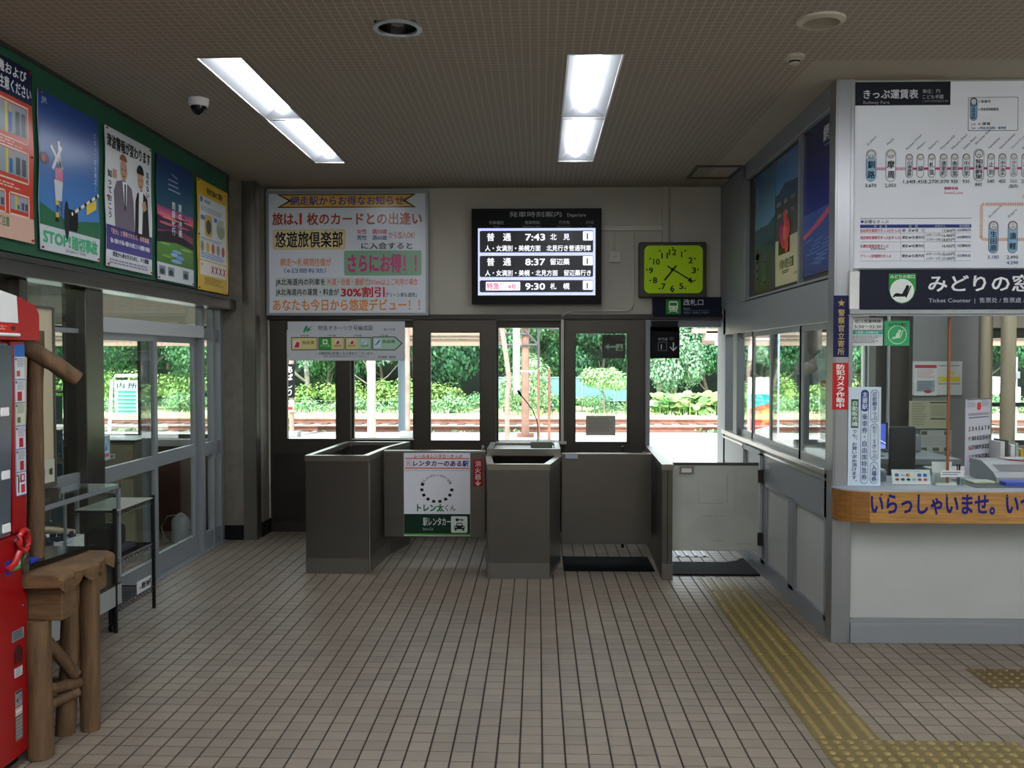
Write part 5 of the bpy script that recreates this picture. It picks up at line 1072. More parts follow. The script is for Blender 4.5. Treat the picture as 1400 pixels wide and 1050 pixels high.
# calendar
s = Sheet('front', 6.515, (170, 0, 385, 725), (3.018 - .18, 1.46, 3.018 + .18, .93), .004)
s.text('8', 262, 22, 90, '#d83a28', 34, .06); s.rect(178, 2, 385, 10, '#5c2c30', 1); s.scrib(180, 30, 255, 80, 6, '#8890a0'); s.scrib(300, 20, 380, 80, 6, '#8890a0'); s.scrib(188, 135, 380, 160, 2, '#604858')
for r_, y in enumerate((250, 340, 425, 515)):
    for c_ in range(7):
        d_ = 2 + r_ * 7 + c_
        if r_ == 3 and c_ < 2: s.text(str(23 + c_), 196 + c_ * 28, y + 0, 30, '#c83a3a' if c_ == 0 else '#20242c', 14, .02); s.text(str(30 + c_), 196 + c_ * 28, y + 40, 30, '#c83a3a' if c_ == 0 else '#20242c', 14, .02); continue
        s.text(str(d_), 194 + c_ * 27.5, y, 52, '#c83a3a' if c_ == 0 else '#20242c', 13 if d_ < 10 else 22, .04)
s.text('㈱大成印刷', 240, 630, 60, '#20242c', 140, .03); s.scrib(196, 170, 380, 190, 1, '#404858')
r = stand(s, 'wall_calendar', 'hanging August calendar with a large red 8 behind the counter', 'calendar', R(40), 0, paper='#c8cad4')
# pipes in front of the office window
for x, y, lab in ((4.05, 8.6, 'left of two thick beige pipes running up the office window'), (4.17, 8.45, 'right of two thick beige pipes, in front of the other')): tag(MB().tube([(x, y, 0), (x, y, H)], .05 if x < 4.1 else .062, 18).build('beige_pipe', M('pipe_beige', '#a9a288', .6), smooth=True), lab, 'pipe')
tag(MB().tube([(3.34, 9.05, 0), (3.34, 9.05, H)], .016, 10).build('grey_pipe', LGREY, smooth=True), 'thin light grey pipe on the dark pier behind the counter glass', 'pipe')
# papers on the pier
def wallsheet(L, W, paper='#c4c6c6'): return Sheet('front', 8.985, L, W, .004)
k2 = lambda px, py: (( -735 + px) / 1285 * 8.985 * 1.0, 0)
def PXY(px, py, y=8.98):   # photograph pixel to the plane y
    yaw = math.atan(35 / 1285); pt = math.atan(-36 / 1285)
    F = Vector((-math.sin(yaw) * math.cos(pt), math.cos(yaw) * math.cos(pt), math.sin(pt))); Rv = Vector((math.cos(yaw), math.sin(yaw), 0)); U = Rv.cross(F)
    r = F + Rv * (px - 700) / 1285 + U * (525 - py) / 1285; r *= y / r.y; return r.x, r.z + 1.74
a = PXY(1248, 494); b = PXY(1315, 540)
s = Sheet('front', 8.98, (515, 428, 903, 685), (*a, *b), .012)
s.rect(530, 453, 705, 690, '#ced2d0', 1); s.rect(532, 455, 703, 480, '#b04450', 2); s.scrib(548, 490, 690, 560, 7, '#c08890'); s.rect(548, 575, 690, 660, '#94a0a8', 2); s.scrib(555, 580, 685, 655, 7, '#586878'); s.oval(636, 660, 32, 12, '#b04434', 4)
s.scrib(722, 458, 888, 472, 1, '#50545c'); s.rect(720, 545, 888, 585, '#c8bc38', 2); s.poly([(775, 530), (800, 510), (845, 508), (845, 530)], '#c8bc58', 2); s.rect(715, 595, 890, 605, '#8c9094', 1)
s.done('bulletin_board', 'white bulletin board with red headed and yellow notes on the office pier', 'board', '#c2c6c6')
a = PXY(1243, 548); b = PXY(1297, 586); s = Sheet('front', 8.98, (0, 0, 100, 70), (*a, *b), .003); s.rect(52, 3, 95, 6, '#303028', 1); s.scrib(8, 6, 44, 64, 9, '#8a8874'); s.scrib(54, 12, 94, 40, 6, '#8a8874'); s.rect(54, 44, 92, 47, '#303028', 1)
s.done('paper_notice', 'pair of yellowed typed sheets taped under the bulletin board', 'notice', '#a9a890')
for nm, y0, y1 in (('upper', 588, 618), ('lower', 620, 640)):
    a = PXY(1258, y0); b = PXY(1301, y1); s = Sheet('front', 8.98, (0, 0, 100, 70), (*a, *b), .003); [s.rect(x, y, x + 18, y + 11, '#50564e', 1) for x in (4, 76) for y in (4, 56)]; s.rect(40, 56, 60, 67, '#50564e', 1); s.scrib(10, 20, 90, 50, 5, '#989c98')
    s.done('timetable_sheet', nm + ' grey duty sheet with small dark boxes on the office pier', 'sheet', '#a4a8a4')
# monitor
t = thing('monitor', (2.8, 7.6, .95), 'computer monitor with a blue picture behind the tall counter sign', 'monitor')
MB().box(2.50, 7.6, 1.0, 2.81, 7.63, 1.22, b=.006).build('bezel', BLACK, t); s = Sheet('front', 7.598, (0, 0, 10, 7), (2.51, 1.21, 2.79, 1.01), .001); s.poly([(0, 7), (0, 3), (10, 6), (10, 7)], '#7c90d8', 1); s.line(4, 2, 10, 5.5, .3, '#c8d4f4', 2); s.done('display', None, None, '#3c50b0', mat=SCREEN, parent=t)
MB().box(2.63, 7.6, .955, 2.69, 7.66, 1.0).build('stand', BLACK, t); MB().box(2.55, 7.56, .951, 2.77, 7.7, .957, b=.003).build('foot', BLACK, t)
struct('office_desk', MB().box(2.2, 7.4, .90, 3.3, 8.3, .95, b=.004).box(2.25, 7.45, 0, 2.6, 8.25, .90).box(2.95, 7.45, 0, 3.25, 8.25, .9), M('desk_grey', '#7c8488', .5))
tag(MB().box(2.88, 7.9, .951, 3.2, 8.2, 1.10, b=.02).build('copier', GREY), 'pale grey rounded machine on the office desk beside the dark pier', 'machine')
t = thing('office_chair', (2.74, 7.1, 0), 'dark office chair backrest seen through the counter glass', 'chair')
MB().box(2.66, 7.16, .75, 2.86, 7.2, 1.22, b=.04).build('backrest', M('chair_dark', '#23262a', .7), t, smooth=True); MB().box(2.56, 6.96, .44, 2.94, 7.3, .50, b=.025).build('seat', M('chair_dark', '#23262a'), t)
MB().tube([(2.76, 7.12, .1), (2.76, 7.12, .44)], .025, 8).build('stem', BLACK, t); MB().box(2.74, 7.2, .5, 2.79, 7.24, .8).build('spine', BLACK, t)
for k in range(5): a = k * 1.2566; MB().tube([(2.76, 7.12, .1), (2.76 + .26 * math.cos(a), 7.12 + .26 * math.sin(a), .03)], .02, 6).build('leg', BLACK, t)
# inside, by the side windows
t = thing('hanging_duct', (2.25, 7.7, 2.0), 'beige elbow duct hanging inside the office side window', 'duct')
MB().tube([(2.22, 7.6, H), (2.22, 7.6, 1.80), (2.20, 7.6, 1.68), (2.10, 7.6, 1.62)], .055, 14).build('duct', M('duct_beige', '#b4aca0', .6), t, smooth=True); MB().box(2.10, 7.55, 1.6, 2.16, 7.65, 1.7, b=.01).build('outlet', M('duct_beige'), t)
s = Sheet('right', XR + .045, (0, 0, 70, 210), (6.15, 1.60, 5.92, 1.14), .002)
s.rect(0, 2, 70, 22, '#b8342c', 1); s.scrib(8, 28, 62, 38, 1, '#20242c'); s.poly([(10, 50), (26, 44), (30, 70), (14, 86)], '#8ca070', 1); s.oval(40, 56, 8, 10, '#b89a80', 1); s.rect(2, 98, 68, 146, '#b8342c', 1); s.text('参加者', 8, 104, 14, '#f0e8e0', 52, .02); s.text('募集', 20, 124, 16, '#f0e8e0', 34, .02); s.scrib(8, 152, 62, 200, 5, '#808488')
s.done('poster', 'small red and white poster stuck inside the near side window of the office', 'poster', '#cfcfc8')
tag(MB().box(1.9, 5.95, .78, 2.2, 6.35, 1.04, b=.02).build('grey_cabinet', M('cab_grey', '#6f7c86', .4)), 'blue-grey ticket machine body just inside the office corner window', 'machine')

# ================================================================== TACTILE PAVING AND MATS
def tactile(name, x0, y0, x1, y1, n=4, kind='bar', mat=TACT, top=TACTT, lab='', grp=None):
    t = thing(name, ((x0 + x1) / 2, (y0 + y1) / 2, 0), lab, 'tactile paving', grp)
    MB().box(x0, y0, -.006, x1, y1, .003, b=.0015).build('slab', mat, t)
    w_ = (x1 - x0) / n
    if kind == 'bar':
        for k in range(n):
            c = x0 + (k + .5) * w_; a = .015; mb = MB()
            mb.add([(c - a, y0 + .012, .003), (c + a, y0 + .012, .003), (c + a, y1 - .012, .003), (c - a, y1 - .012, .003), (c - a * .7, y0 + .02, .0095), (c + a * .7, y0 + .02, .0095), (c + a * .7, y1 - .02, .0095), (c - a * .7, y1 - .02, .0095)],
                   [(4, 5, 6, 7), (0, 1, 5, 4), (1, 2, 6, 5), (2, 3, 7, 6), (3, 0, 4, 7)]); mb.build('raised_bar', top, t)
    return t
yb = [4.27 + .3 * k for k in range(11)]
for k, y in enumerate(yb[:-1]):
    y1 = yb[k + 1] if k < 9 else 7.43
    tactile('tactile_block', 1.265, y, 1.562, y1 - .002 if k < 9 else 7.43, lab=('guide bar block of the yellow tactile strip, %s' % ('next to the warning dots', 'second from the warning dots', 'third from the warning dots', 'fourth from the warning dots', 'fifth from the warning dots', 'sixth from the warning dots', 'fourth from the gates', 'third from the gates', 'second from the gates', 'nearest the gates')[k]), grp='guide blocks of the tactile strip')
def dots(name, x0, y0, x1, y1, mat, top, lab, px=.06, rr_=.017, cols=None, skew=0):
    t = thing(name, ((x0 + x1) / 2, (y0 + y1) / 2, 0), lab, 'tactile paving')
    MB().box(x0, y0, -.006, x1, y1, .003, b=.0015).build('slab', mat, t)
    nx, ny = round((x1 - x0) / px), round((y1 - y0) / px); mb = MB(); me = None; cnt = 0
    for j in range(ny - 1, -1, -1):
        for i in range(nx):
            x = x0 + (i + .5) * (x1 - x0) / nx; y = y0 + (j + .5) * (y1 - y0) / ny; cnt += 1
            if me is None:
                o = MB().lathe(0, 0, [(rr_, .003), (rr_ * .9, .007), (rr_ * .6, .0098), (0, .01)], 10, cap=False); o = o.build('raised_dot', top, t, smooth=True); me = o
            else: o = me.copy(); COL.objects.link(o); o.parent = t
            # mesh verts were stored relative to the thing
            o.location = (x, y, 0)
    return t
for nm, a in (('warning_dot_block', (1.265, 3.965, 1.562, 4.268, 'yellow warning dot block at the foot of the guide strip')), ('warning_dot_block', (1.564, 3.965, 1.866, 4.268, 'yellow warning dot block just right of the guide strip foot')), ('warning_dot_block', (1.868, 3.965, 2.17, 4.268, 'yellow warning dot block partly cut by the bottom edge of the picture')),
              ('warning_dot_block', (1.265, 3.66, 2.17, 3.963, 'yellow warning dot row nearest the viewer'))):
    dots(nm, *a[:4], TACT, TACTT, a[4])
dots('warning_dot_block', 2.39, 4.97, 2.69, 5.27, TACTD, TACTT, 'brown warning dot block before the ticket counter, left one', .06, .010); dots('warning_dot_block', 2.692, 4.97, 2.99, 5.27, TACTD, TACTT, 'brown warning dot block before the ticket counter, right one', .06, .010)
tactile('tactile_block', 1.20, 8.2, 1.5, 8.5, mat=STEELD, top=ALUG, lab='dark tactile block behind the white gate flap'); tactile('tactile_block', 1.20, 8.52, 1.5, 8.82, mat=STEELD, top=ALUG, lab='dark tactile block at the threshold of the open doorway')
tag(MB().box(.215, 7.62, .0005, .955, 8.15, .012, b=.004).build('rubber_mat', RUBBER), 'black rubber mat under the grey gate flap', 'mat')
mb = MB().prism([(1.055, 7.5), (1.775, 7.5), (1.775, 8.12), (1.74, 8.10), (1.70, 8.02), (1.60, 7.96), (1.055, 7.96)], .0005, .012); tag(mb.build('rubber_mat', RUBBER), 'black rubber mat with a rounded end under the white gate flap', 'mat')

# ================================================================== TICKET GATES
def booth(name, front, z, lab, zrear=None, rim=.05):
    t = thing(name, (front[0][0] / 2 + front[1][0] / 2, front[0][1], 0), lab, 'gate booth')
    n = len(front); cx = sum(p[0] for p in front) / n; cy = sum(p[1] for p in front) / n
    def inset(k): return [(cx + (x - cx) * (1 - k / max(.05, abs(x - cx))), cy + (y - cy) * (1 - k / max(.05, abs(y - cy)))) for x, y in front]
    i1 = inset(rim); i0 = inset(.006)
    mb = MB()
    for k in range(n):   # side sheets, each a thin wall
        a, b, c, d = front[k], front[(k + 1) % n], i1[(k + 1) % n], i1[k]
        a, b = i0[k], i0[(k + 1) % n]; e0 = (a[0] + (c[0] - b[0]) * .1, a[1]); 
        mb.prism([a, b, (b[0] + (c[0] - b[0]) * .2, b[1] + (c[1] - b[1]) * .2), (a[0] + (d[0] - a[0]) * .2, a[1] + (d[1] - a[1]) * .2)], .125, z - .045)
    mb.build('side_panel', STEEL, t)
    mb = MB()
    for k in range(n): mb.prism([front[k], front[(k + 1) % n], i1[(k + 1) % n], i1[k]], z - .045, z)
    mb.build('top_rim', M('rim_steel', '#8a857c', .3, .9), t)
    MB().prism(inset(.004), 0, .125).build('plinth', M('plinth_steel', '#7c7973', .35, .9), t)
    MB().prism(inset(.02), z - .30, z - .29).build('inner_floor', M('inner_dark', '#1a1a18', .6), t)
    return t, i1
t, i1 = booth('gate_booth', [(-1.87, 7.48), (-1.355, 7.48), (-1.30, 8.25), (-1.19, 8.75), (-1.80, 8.75)], .955, 'left stainless steel gate booth with an open tray top')
MB().box(-1.72, 8.35, .80, -1.27, 8.66, .83, b=.004).build('inner_shelf', STEELD, t); MB().box(-1.72, 8.66, .66, -1.25, 8.69, .93).build('inner_back', STEELD, t)
MB().box(-1.35, 7.476, 0, -1.345, 7.484, .9).build('corner_strip', TRIM, t)
t, i1 = booth('gate_booth', [(-.395, 7.34), (.10, 7.34), (.20, 7.95), (.20, 8.6), (-.44, 8.6), (-.44, 7.9)], .905, 'middle stainless steel gate booth with a raised tray and a gooseneck microphone')
m = MB()
for a in holes(-.43, 7.97, .195, 8.6, [(-.385, 8.02, .15, 8.55)]): m.box(a[0], a[1], .905, a[2], a[3], .965)
m.build('raised_tray_rim', M('rim_steel'), t); MB().box(-.38, 8.1, .93, .15, 8.53, .945, b=.003).build('tray_shelf', STEELD, t)
MB().box(-.12, 8.08, .946, .15, 8.12, .952).build('tray_lip', ALU, t)
t = thing('gooseneck_microphone', (.04, 8.35, .95), 'thin black gooseneck microphone standing on the middle gate booth', 'microphone')
MB().box(-.06, 8.24, .946, .13, 8.48, 1.0, b=.006).build('base', M('mic_base', '#5c6050', .5), t)
pipe([(.0, 8.36, 1.0), (.005, 8.36, 1.10), (-.005, 8.36, 1.18), (-.04, 8.355, 1.27), (-.10, 8.35, 1.35), (-.15, 8.35, 1.41)], .0045, 'neck', BLACK, t)
MB().tube([(-.145, 8.35, 1.40), (-.16, 8.35, 1.425), (-.175, 8.35, 1.45)], [.008, .013, .009], 12).build('head', BLACK, t, smooth=True)
# flap 1 with rental car sign
t = thing('gate_flap', (-.8, 7.98, .2), 'stainless steel gate flap carrying the rental car sign', 'gate')
MB().box(-1.31, 7.97, .21, -.445, 8.0, .945, b=.003).build('flap_panel', STEEL, t); MB().box(-1.31, 7.965, .935, -.445, 8.005, .95, b=.002).build('top_edge', TRIM, t)
MB().tube([(-.47, 8.03, .92), (-.47, 8.03, .99)], .012, 10).build('latch_pin', CHROME, t, smooth=True)
WX = (552 - 735); 
a0 = PXY(552, 619, 7.965); a1 = PXY(643, 733, 7.965)
s = Sheet('front', 7.962, (710, 158, 1084, 640), (a0[0], a0[1], a1[0], a1[1]), .004)
s.rect(710, 158, 1084, 260, '#cdd0da', 1); s.text('レール＆レンタカーきっぷ', 770, 166, 22, '#c03844', 268, .03, slant=.12, L=3); s.rect(718, 187, 1080, 194, '#d87040', 2); s.rect(718, 243, 1080, 250, '#d87040', 2)
s.frame(728, 203, 755, 236, 2, '#c87880', 2); s.text('R', 732, 206, 26, '#c87880', 18, .01, L=3); s.text('レンタカーのある駅', 762, 202, 34, '#1c206c', 312, .035, slant=.12, L=3)
s.rect(710, 260, 1084, 262, '#8c9098', 2); s.rect(711, 262, 1083, 512, '#d4d6dc', 1)
cx, cy = 896, 364
for k in range(30): # railway ring
    a = k * 12
    if 200 < a < 340: continue
    p = [(cx + r * math.cos(R(b)), cy + r * .9 * math.sin(R(b))) for r, b in ((94, a), (94, a + 12), (76, a + 12), (76, a))]
    s.poly(p, '#14161a' if k % 2 == 0 else '#d4d6dc', 2)
for i, c in enumerate('トレインとレンタカーの旅'):
    a = 205 + i * 11.8; s.text(c, cx + 84 * math.cos(R(a)) - 8, cy + 76 * math.sin(R(a)) - 9, 16, '#20242c', 15, .02)
s.text('トレン太', 784, 454, 44, '#1c6838', 152, .05); s.text('くん', 942, 456, 40, '#1c3828', 60, .01)
s.rect(711, 512, 1083, 626, '#0e2c20', 1); s.rect(710, 626, 1084, 636, '#4c9c3c', 1); s.text('駅レンタカー', 818, 532, 48, '#ccd4cc', 156, .015); s.text('Rent a Car', 818, 588, 20, '#a4b0a8', 58)
s.rr(976, 525, 1068, 620, 8, '#d4dcd4', 2); s.rr(980, 529, 1064, 616, 6, '#c8d0c8', 3); DK = '#10241a'
s.circ(1010, 545, 9, DK, 4); s.rect(1018, 542, 1046, 548, DK, 4); s.rect(1036, 548, 1042, 552, DK, 4)
s.poly([(1002, 578), (1010, 562), (1036, 562), (1044, 578), (1052, 584), (1052, 600), (994, 600), (994, 584)], DK, 4); s.poly([(1008, 577), (1013, 567), (1033, 567), (1038, 577)], '#c8d0c8', 5); s.circ(1003, 588, 4, '#c8d0c8', 5); s.circ(1043, 588, 4, '#c8d0c8', 5); s.rect(997, 598, 1007, 608, DK, 4); s.rect(1039, 598, 1049, 608, DK, 4)
s.done('rental_car_sign', 'white and dark green rental car sign fixed on the left gate flap', 'sign', '#c8ccd4')
a0 = PXY(647, 628, 7.965); a1 = PXY(660, 665, 7.965)
s = Sheet('front', 7.963, (0, 0, 50, 150), (a0[0], a0[1], a1[0], a1[1]), .003); s.vtext('消火器', 8, 6, 34, 108, '#dcc8c8', .01); s.rect(22, 116, 28, 138, '#dcc8c8', 1); s.line(25, 144, 12, 128, 5, '#dcc8c8', 1); s.line(25, 144, 38, 128, 5, '#dcc8c8', 1)
s.done('fire_extinguisher_label', 'narrow red label with white characters and a down arrow beside the rental car sign', 'sign', '#9c1c20')
# flap 2
t = thing('gate_flap', (.58, 7.98, .15), 'plain brushed steel gate flap right of the middle booth', 'gate')
MB().box(.205, 7.97, .155, .965, 8.0, .925, b=.003).build('flap_panel', STEEL, t); MB().box(.205, 7.965, .918, .965, 8.005, .93, b=.002).build('top_edge', TRIM, t); MB().box(.235, 7.962, .885, .34, 7.968, .92, b=.001).build('tape_patch', M('tape_grey', '#9aa4b0', .4), t)
MB().tube([(.78, 8.6, 0), (.78, 8.6, .93)], .014, 10).build('support_rod', STEELD, t)
# rail post
t = thing('gate_rail', (1.01, 7.34, 0), 'narrow stainless steel partition rail between the two right gates', 'gate rail')
MB().prism([(.975, 7.345), (1.055, 7.345), (1.095, 8.9), (1.03, 8.9)], .125, .865).build('body', STEEL, t); MB().prism([(.968, 7.335), (1.062, 7.335), (1.10, 8.9), (1.02, 8.9)], .865, .908).build('cap', M('rim_steel'), t)
MB().prism([(.972, 7.34), (1.058, 7.34), (1.096, 8.9), (1.026, 8.9)], 0, .125).build('plinth', M('plinth_steel'), t); MB().box(1.012, 7.341, .125, 1.018, 7.346, .865).build('seam', BLACKM, t)
# flap 3 white
t = thing('gate_flap', (1.42, 7.5, .2), 'scuffed off-white gate flap hinged on the ticket office wall', 'gate')
MB().box(1.07, 7.475, .205, 1.752, 7.50, .905, b=.004).build('flap_panel', M('scuffed_white', '#aaada4', .45, noise=.1, nscale=3), t)
mb = MB(); mb.box(1.072, 7.471, .885, 1.752, 7.504, .907, b=.002); mb.build('top_edge', M('grimy_edge', '#3a3834', .6), t)
m = MB()
for a in holes(1.125, .815, 1.24, .88, [(1.142, .83, 1.222, .865)]): m.box(a[0], 7.462, a[1], a[2], 7.476, a[3])
m.build('pull_frame', M('rim_steel'), t); MB().box(1.142, 7.470, .83, 1.222, 7.476, .865).build('pull_plate', WHITE, t)
s = Sheet('front', 7.4745, (0, 0, 680, 700), (1.07, .905, 1.752, .205), .0)
SC_ = '#93968e'
for a in ((430, 90, 436, 320), (200, 318, 400, 324), (500, 60, 503, 360), (205, 130, 208, 318), (320, 618, 410, 624), (520, 640, 640, 646), (240, 420, 420, 424)): s.rect(*a, SC_, 1, 'scuff_marks')
for k in range(30): s.line(20 + (k * 97) % 640, 380 + (k * 53) % 300, 40 + (k * 97) % 640, 382 + (k * 53) % 300, 3, '#9b9e96', 1, 'scuff_marks')
s.p['scuff_marks'].build('scuff_marks', PRINT, t)['kind'] = 'stuff'
for z in (.30, .80): MB().box(1.745, 7.465, z - .05, 1.79, 7.51, z + .05, b=.003).build('hinge', STEELD, t); MB().tube([(1.757, 7.49, z - .055), (1.757, 7.49, z + .055)], .009, 8).build('hinge_pin', TRIM, t)
t = thing('gate_hinge_frame', (1.775, 7.6, 0), 'white metal hinge frame at the office wall behind the off-white flap', 'frame')
MB().box(1.765, 7.50, .15, 1.789, 7.54, .98, b=.002).box(1.765, 8.1, .15, 1.789, 8.14, 1.0, b=.002).box(1.765, 7.5, .96, 1.789, 8.14, 1.0, b=.002).build('frame', LGREY, t)

# ================================================================== LEFT SIDE FURNITURE
# vending machine
t = thing('vending_machine', (-2.58, 3.5, 0), 'red drink vending machine cut by the left edge of the picture', 'vending machine')
MB().box(-2.95, 2.9, .03, -2.215, 3.985, 1.82, b=.015).build('body', RED, t)
MB().prism_x([(2.9, 1.815), (4.06, 1.815), (4.07, 1.83), (4.07, 1.93), (4.04, 1.965), (3.92, 1.995), (3.75, 2.015), (2.9, 2.04)], -2.93, -2.185).build('head', REDP, t)
mb = MB(); mb.prism_x([(2.9, 1.885), (3.895, 1.885), (3.885, 1.998), (3.75, 2.016), (2.9, 2.041)], -2.2, -2.180); mb.build('header_panel', WHITE, t)
MB().box(-2.2, 2.9, 1.828, -2.172, 3.9, 1.842, b=.005).build('light_strip', WHITE, t)
MB().box(-2.21, 2.94, 1.0, -2.196, 3.84, 1.80, b=.004).build('display_recess', M('display_grey', '#5a6066', .3), t)
MB().prism_x([(2.95, 1.02), (3.83, 1.02), (3.865, 1.79), (2.95, 1.79)], -2.1955, -2.19).build('display_glass', M('display_glass', '#4c545a', .15), t)
MB().box(-2.215, 2.92, .05, -2.2, 3.975, .99, b=.004).build('lower_door', RED, t)
MB().box(-2.212, 3.87, 1.0, -2.2, 3.975, 1.81, b=.004).build('side_trim', RED, t)
MB().box(-2.94, 2.92, 0, -2.24, 3.95, .03).build('kick_base', BLACK, t)
mb = MB()
for z0 in (1.50, 1.24, 1.02): mb.box(-2.192, 3.77, z0, -2.184, 3.825, z0 + .035, b=.002)
mb.build('price_tag', WHITE, t)
s = Sheet('left', -2.1985, (0, 0, 120, 650), (3.893, 1.795, 3.972, 1.155), .001)
s.rect(0, 0, 120, 50, '#3068b0', 1)
for i, c in enumerate(('#c4c8cc', '#c4c8cc', '#b8c4a8', '#c8c4cc', '#b4bcc0', '#d0d0d4')):
    y = 52 + i * 100; s.rect(0, y - 2, 120, y + 100, '#3c68b4', 1); s.rect(4, y, 116, y + 96, c, 2); s.circ(14, y + 10, 8, '#3c4048', 3); s.scrib(24, y + 6, 110, y + 46, 6, '#70747c')
    if i in (0, 2): s.rect(20, y + 60, 60, y + 84, '#b04c40' if i == 0 else '#6c6448', 3)
    if i in (1, 3, 4): s.rect(20 + i * 6, y + 50, 74 + i * 4, y + 90, '#a42430', 3)
    if i == 5: s.rect(44, y + 6, 96, y + 42, '#b83038', 3); s.rect(52, y + 52, 100, y + 88, '#b83038', 3); s.rect(18, y + 22, 32, y + 86, '#16161a', 3); s.circ(25, y + 16, 6, '#16161a', 3); s.rect(60, y + 12, 84, y + 34, '#d0d0d4', 4)
s.done('instruction_strip', None, None, '#c8ccd0', parent=t)
s = Sheet('left', -2.1785, (0, 0, 100, 40), (3.60, 1.88, 3.885, 1.845), .001); s.p.clear(); s.rect(0, 0, 100, 40, '#c02820', 1); s.text('冷たいコーヒー', 20, 6, 14, '#e8d8d4', 50, .01); s.scrib(20, 24, 70, 32, 1, '#e8d8d4'); s.oval(88, 20, 7, 12, '#4a2c20', 2)
s.done('header_print', None, None, '#c02820', parent=t)
# handle, lock, stickers
mb = MB(); c0 = (3.905, .965); pts = [(-2.175, c0[0] + .035 * math.cos(R(a)), c0[1] + .045 * math.sin(R(a))) for a in range(0, 361, 24)]; mb.tube(pts, .012, 8, caps=False); mb.tube([(-2.18, 3.885, .93), (-2.18, 3.84, .88), (-2.19, 3.80, .86)], .014, 8); mb.build('coin_return_ring', REDP, t, smooth=True)
MB().tube([(-2.2, 3.905, .965), (-2.185, 3.905, .965)], .022, 14).build('knob', CHROME, t, smooth=True)
mb = MB(); mb.prism_x([(3.945 + .024 * math.cos(R(a)), (.90 if a < 180 else .84) + .024 * math.sin(R(a))) for a in range(0, 360, 20)], -2.2, -2.188); mb.build('lock_plate', M('rim_steel'), t); MB().tube([(-2.19, 3.945, .885), (-2.183, 3.945, .885)], .012, 12).build('key_cylinder', CHROME, t)
def vst(y0, z1, y1, z0, c, fn=None):
    s = Sheet('left', -2.198, (0, 0, 100, 100 * (z1 - z0) / (y1 - y0)), (y0, z1, y1, z0), .001); h = s.L[3]
    if fn: fn(s, h)
    s.done('sticker', None, None, c, parent=t)
vst(3.855, .895, 3.918, .845, '#3c9440', lambda s, h: s.text('販売中', 8, h * .15, h * .65, '#dce8d8', 84, .03)); vst(3.80, .895, 3.853, .835, '#28388c', lambda s, h: s.text('24h', 50, h * .3, h * .4, '#c8d0e8', 40))
vst(3.845, .59, 3.935, .545, '#7c8084', lambda s, h: s.scrib(6, 4, 94, h - 4, 4, '#303438')); MB().tube([(-2.2, 3.94, .68), (-2.194, 3.94, .68)], .007, 10).build('bolt', CHROME, t)
MB().prism_x([(3.86, .45), (3.915, .45), (3.915, .50), (3.905, .52), (3.885, .528), (3.87, .52), (3.86, .50)], -2.2, -2.194).build('return_flap', M('dark_flap', '#3c1416', .3), t)
vst(3.86, .43, 3.92, .39, '#c4c6c8', lambda s, h: s.scrib(6, 4, 94, h - 4, 4, '#606468')); vst(3.862, .33, 3.915, .265, '#7c8084', lambda s, h: (s.rect(4, 4, 96, 20, '#202428', 1), s.rect(20, 60, 40, 90, '#202428', 1), s.scrib(50, 40, 94, 80, 3, '#404448'))); vst(3.862, .26, 3.915, .225, '#a8a49c', lambda s, h: s.rect(6, h * .3, 90, h * .6, '#c8c8c4', 1)); vst(3.862, .22, 3.915, .12, '#6c6a64', lambda s, h: s.scrib(6, 4, 94, h - 4, 6, '#8c8c86'))

# log bench / stand
def log(pts, r, name, mat, par, n=12, seed=1):
    rn = random.Random(seed); P_ = [Vector(p) for p in pts]; out = []; rs = []
    for i in range(len(P_) - 1):
        for k in range(4): q = k / 4; out.append(P_[i].lerp(P_[i + 1], q) + Vector((rn.uniform(-1, 1), rn.uniform(-1, 1), rn.uniform(-1, 1))) * r * .06); rs.append(r * rn.uniform(.93, 1.07))
    out.append(P_[-1]); rs.append(r); return MB().tube(out, rs, n).build(name, mat, par, smooth=True)
t = thing('log_stand', (-2.3, 4.15, 0), 'rustic peeled log stand with a scalloped slab top beside the red vending machine', 'stand')
log([(-2.185, 4.25, 0), (-2.165, 4.26, .4), (-2.15, 4.27, .72)], .043, 'leg', LOG, t, seed=3); log([(-2.09, 4.30, 0), (-2.085, 4.29, .72)], .045, 'leg', LOG, t, seed=4)
log([(-2.165, 3.99, 0), (-2.17, 4.0, .60)], .052, 'leg', LOG, t, seed=5); log([(-2.80, 4.30, 0), (-2.80, 4.30, .72)], .05, 'leg', LOG, t, seed=6)
log([(-2.185, 4.10, .26), (-2.12, 4.27, .235)], .026, 'crossbar', LOG, t, seed=7); log([(-2.22, 4.05, .56), (-2.13, 4.24, .28)], .028, 'brace', LOG, t, seed=8); log([(-2.8, 4.25, .25), (-2.14, 4.27, .23)], .026, 'crossbar', LOG, t, seed=9)
log([(-2.36, 4.0, .12), (-2.12, 4.25, .2)], .026, 'brace', LOG, t, seed=10)
MB().box(-2.33, 3.985, .60, -2.055, 4.115, .755, b=.008).build('end_beam', LOGH, t)
MB().box(-2.85, 4.30, .64, -2.06, 4.42, .75, b=.01).build('end_beam', LOGH, t)
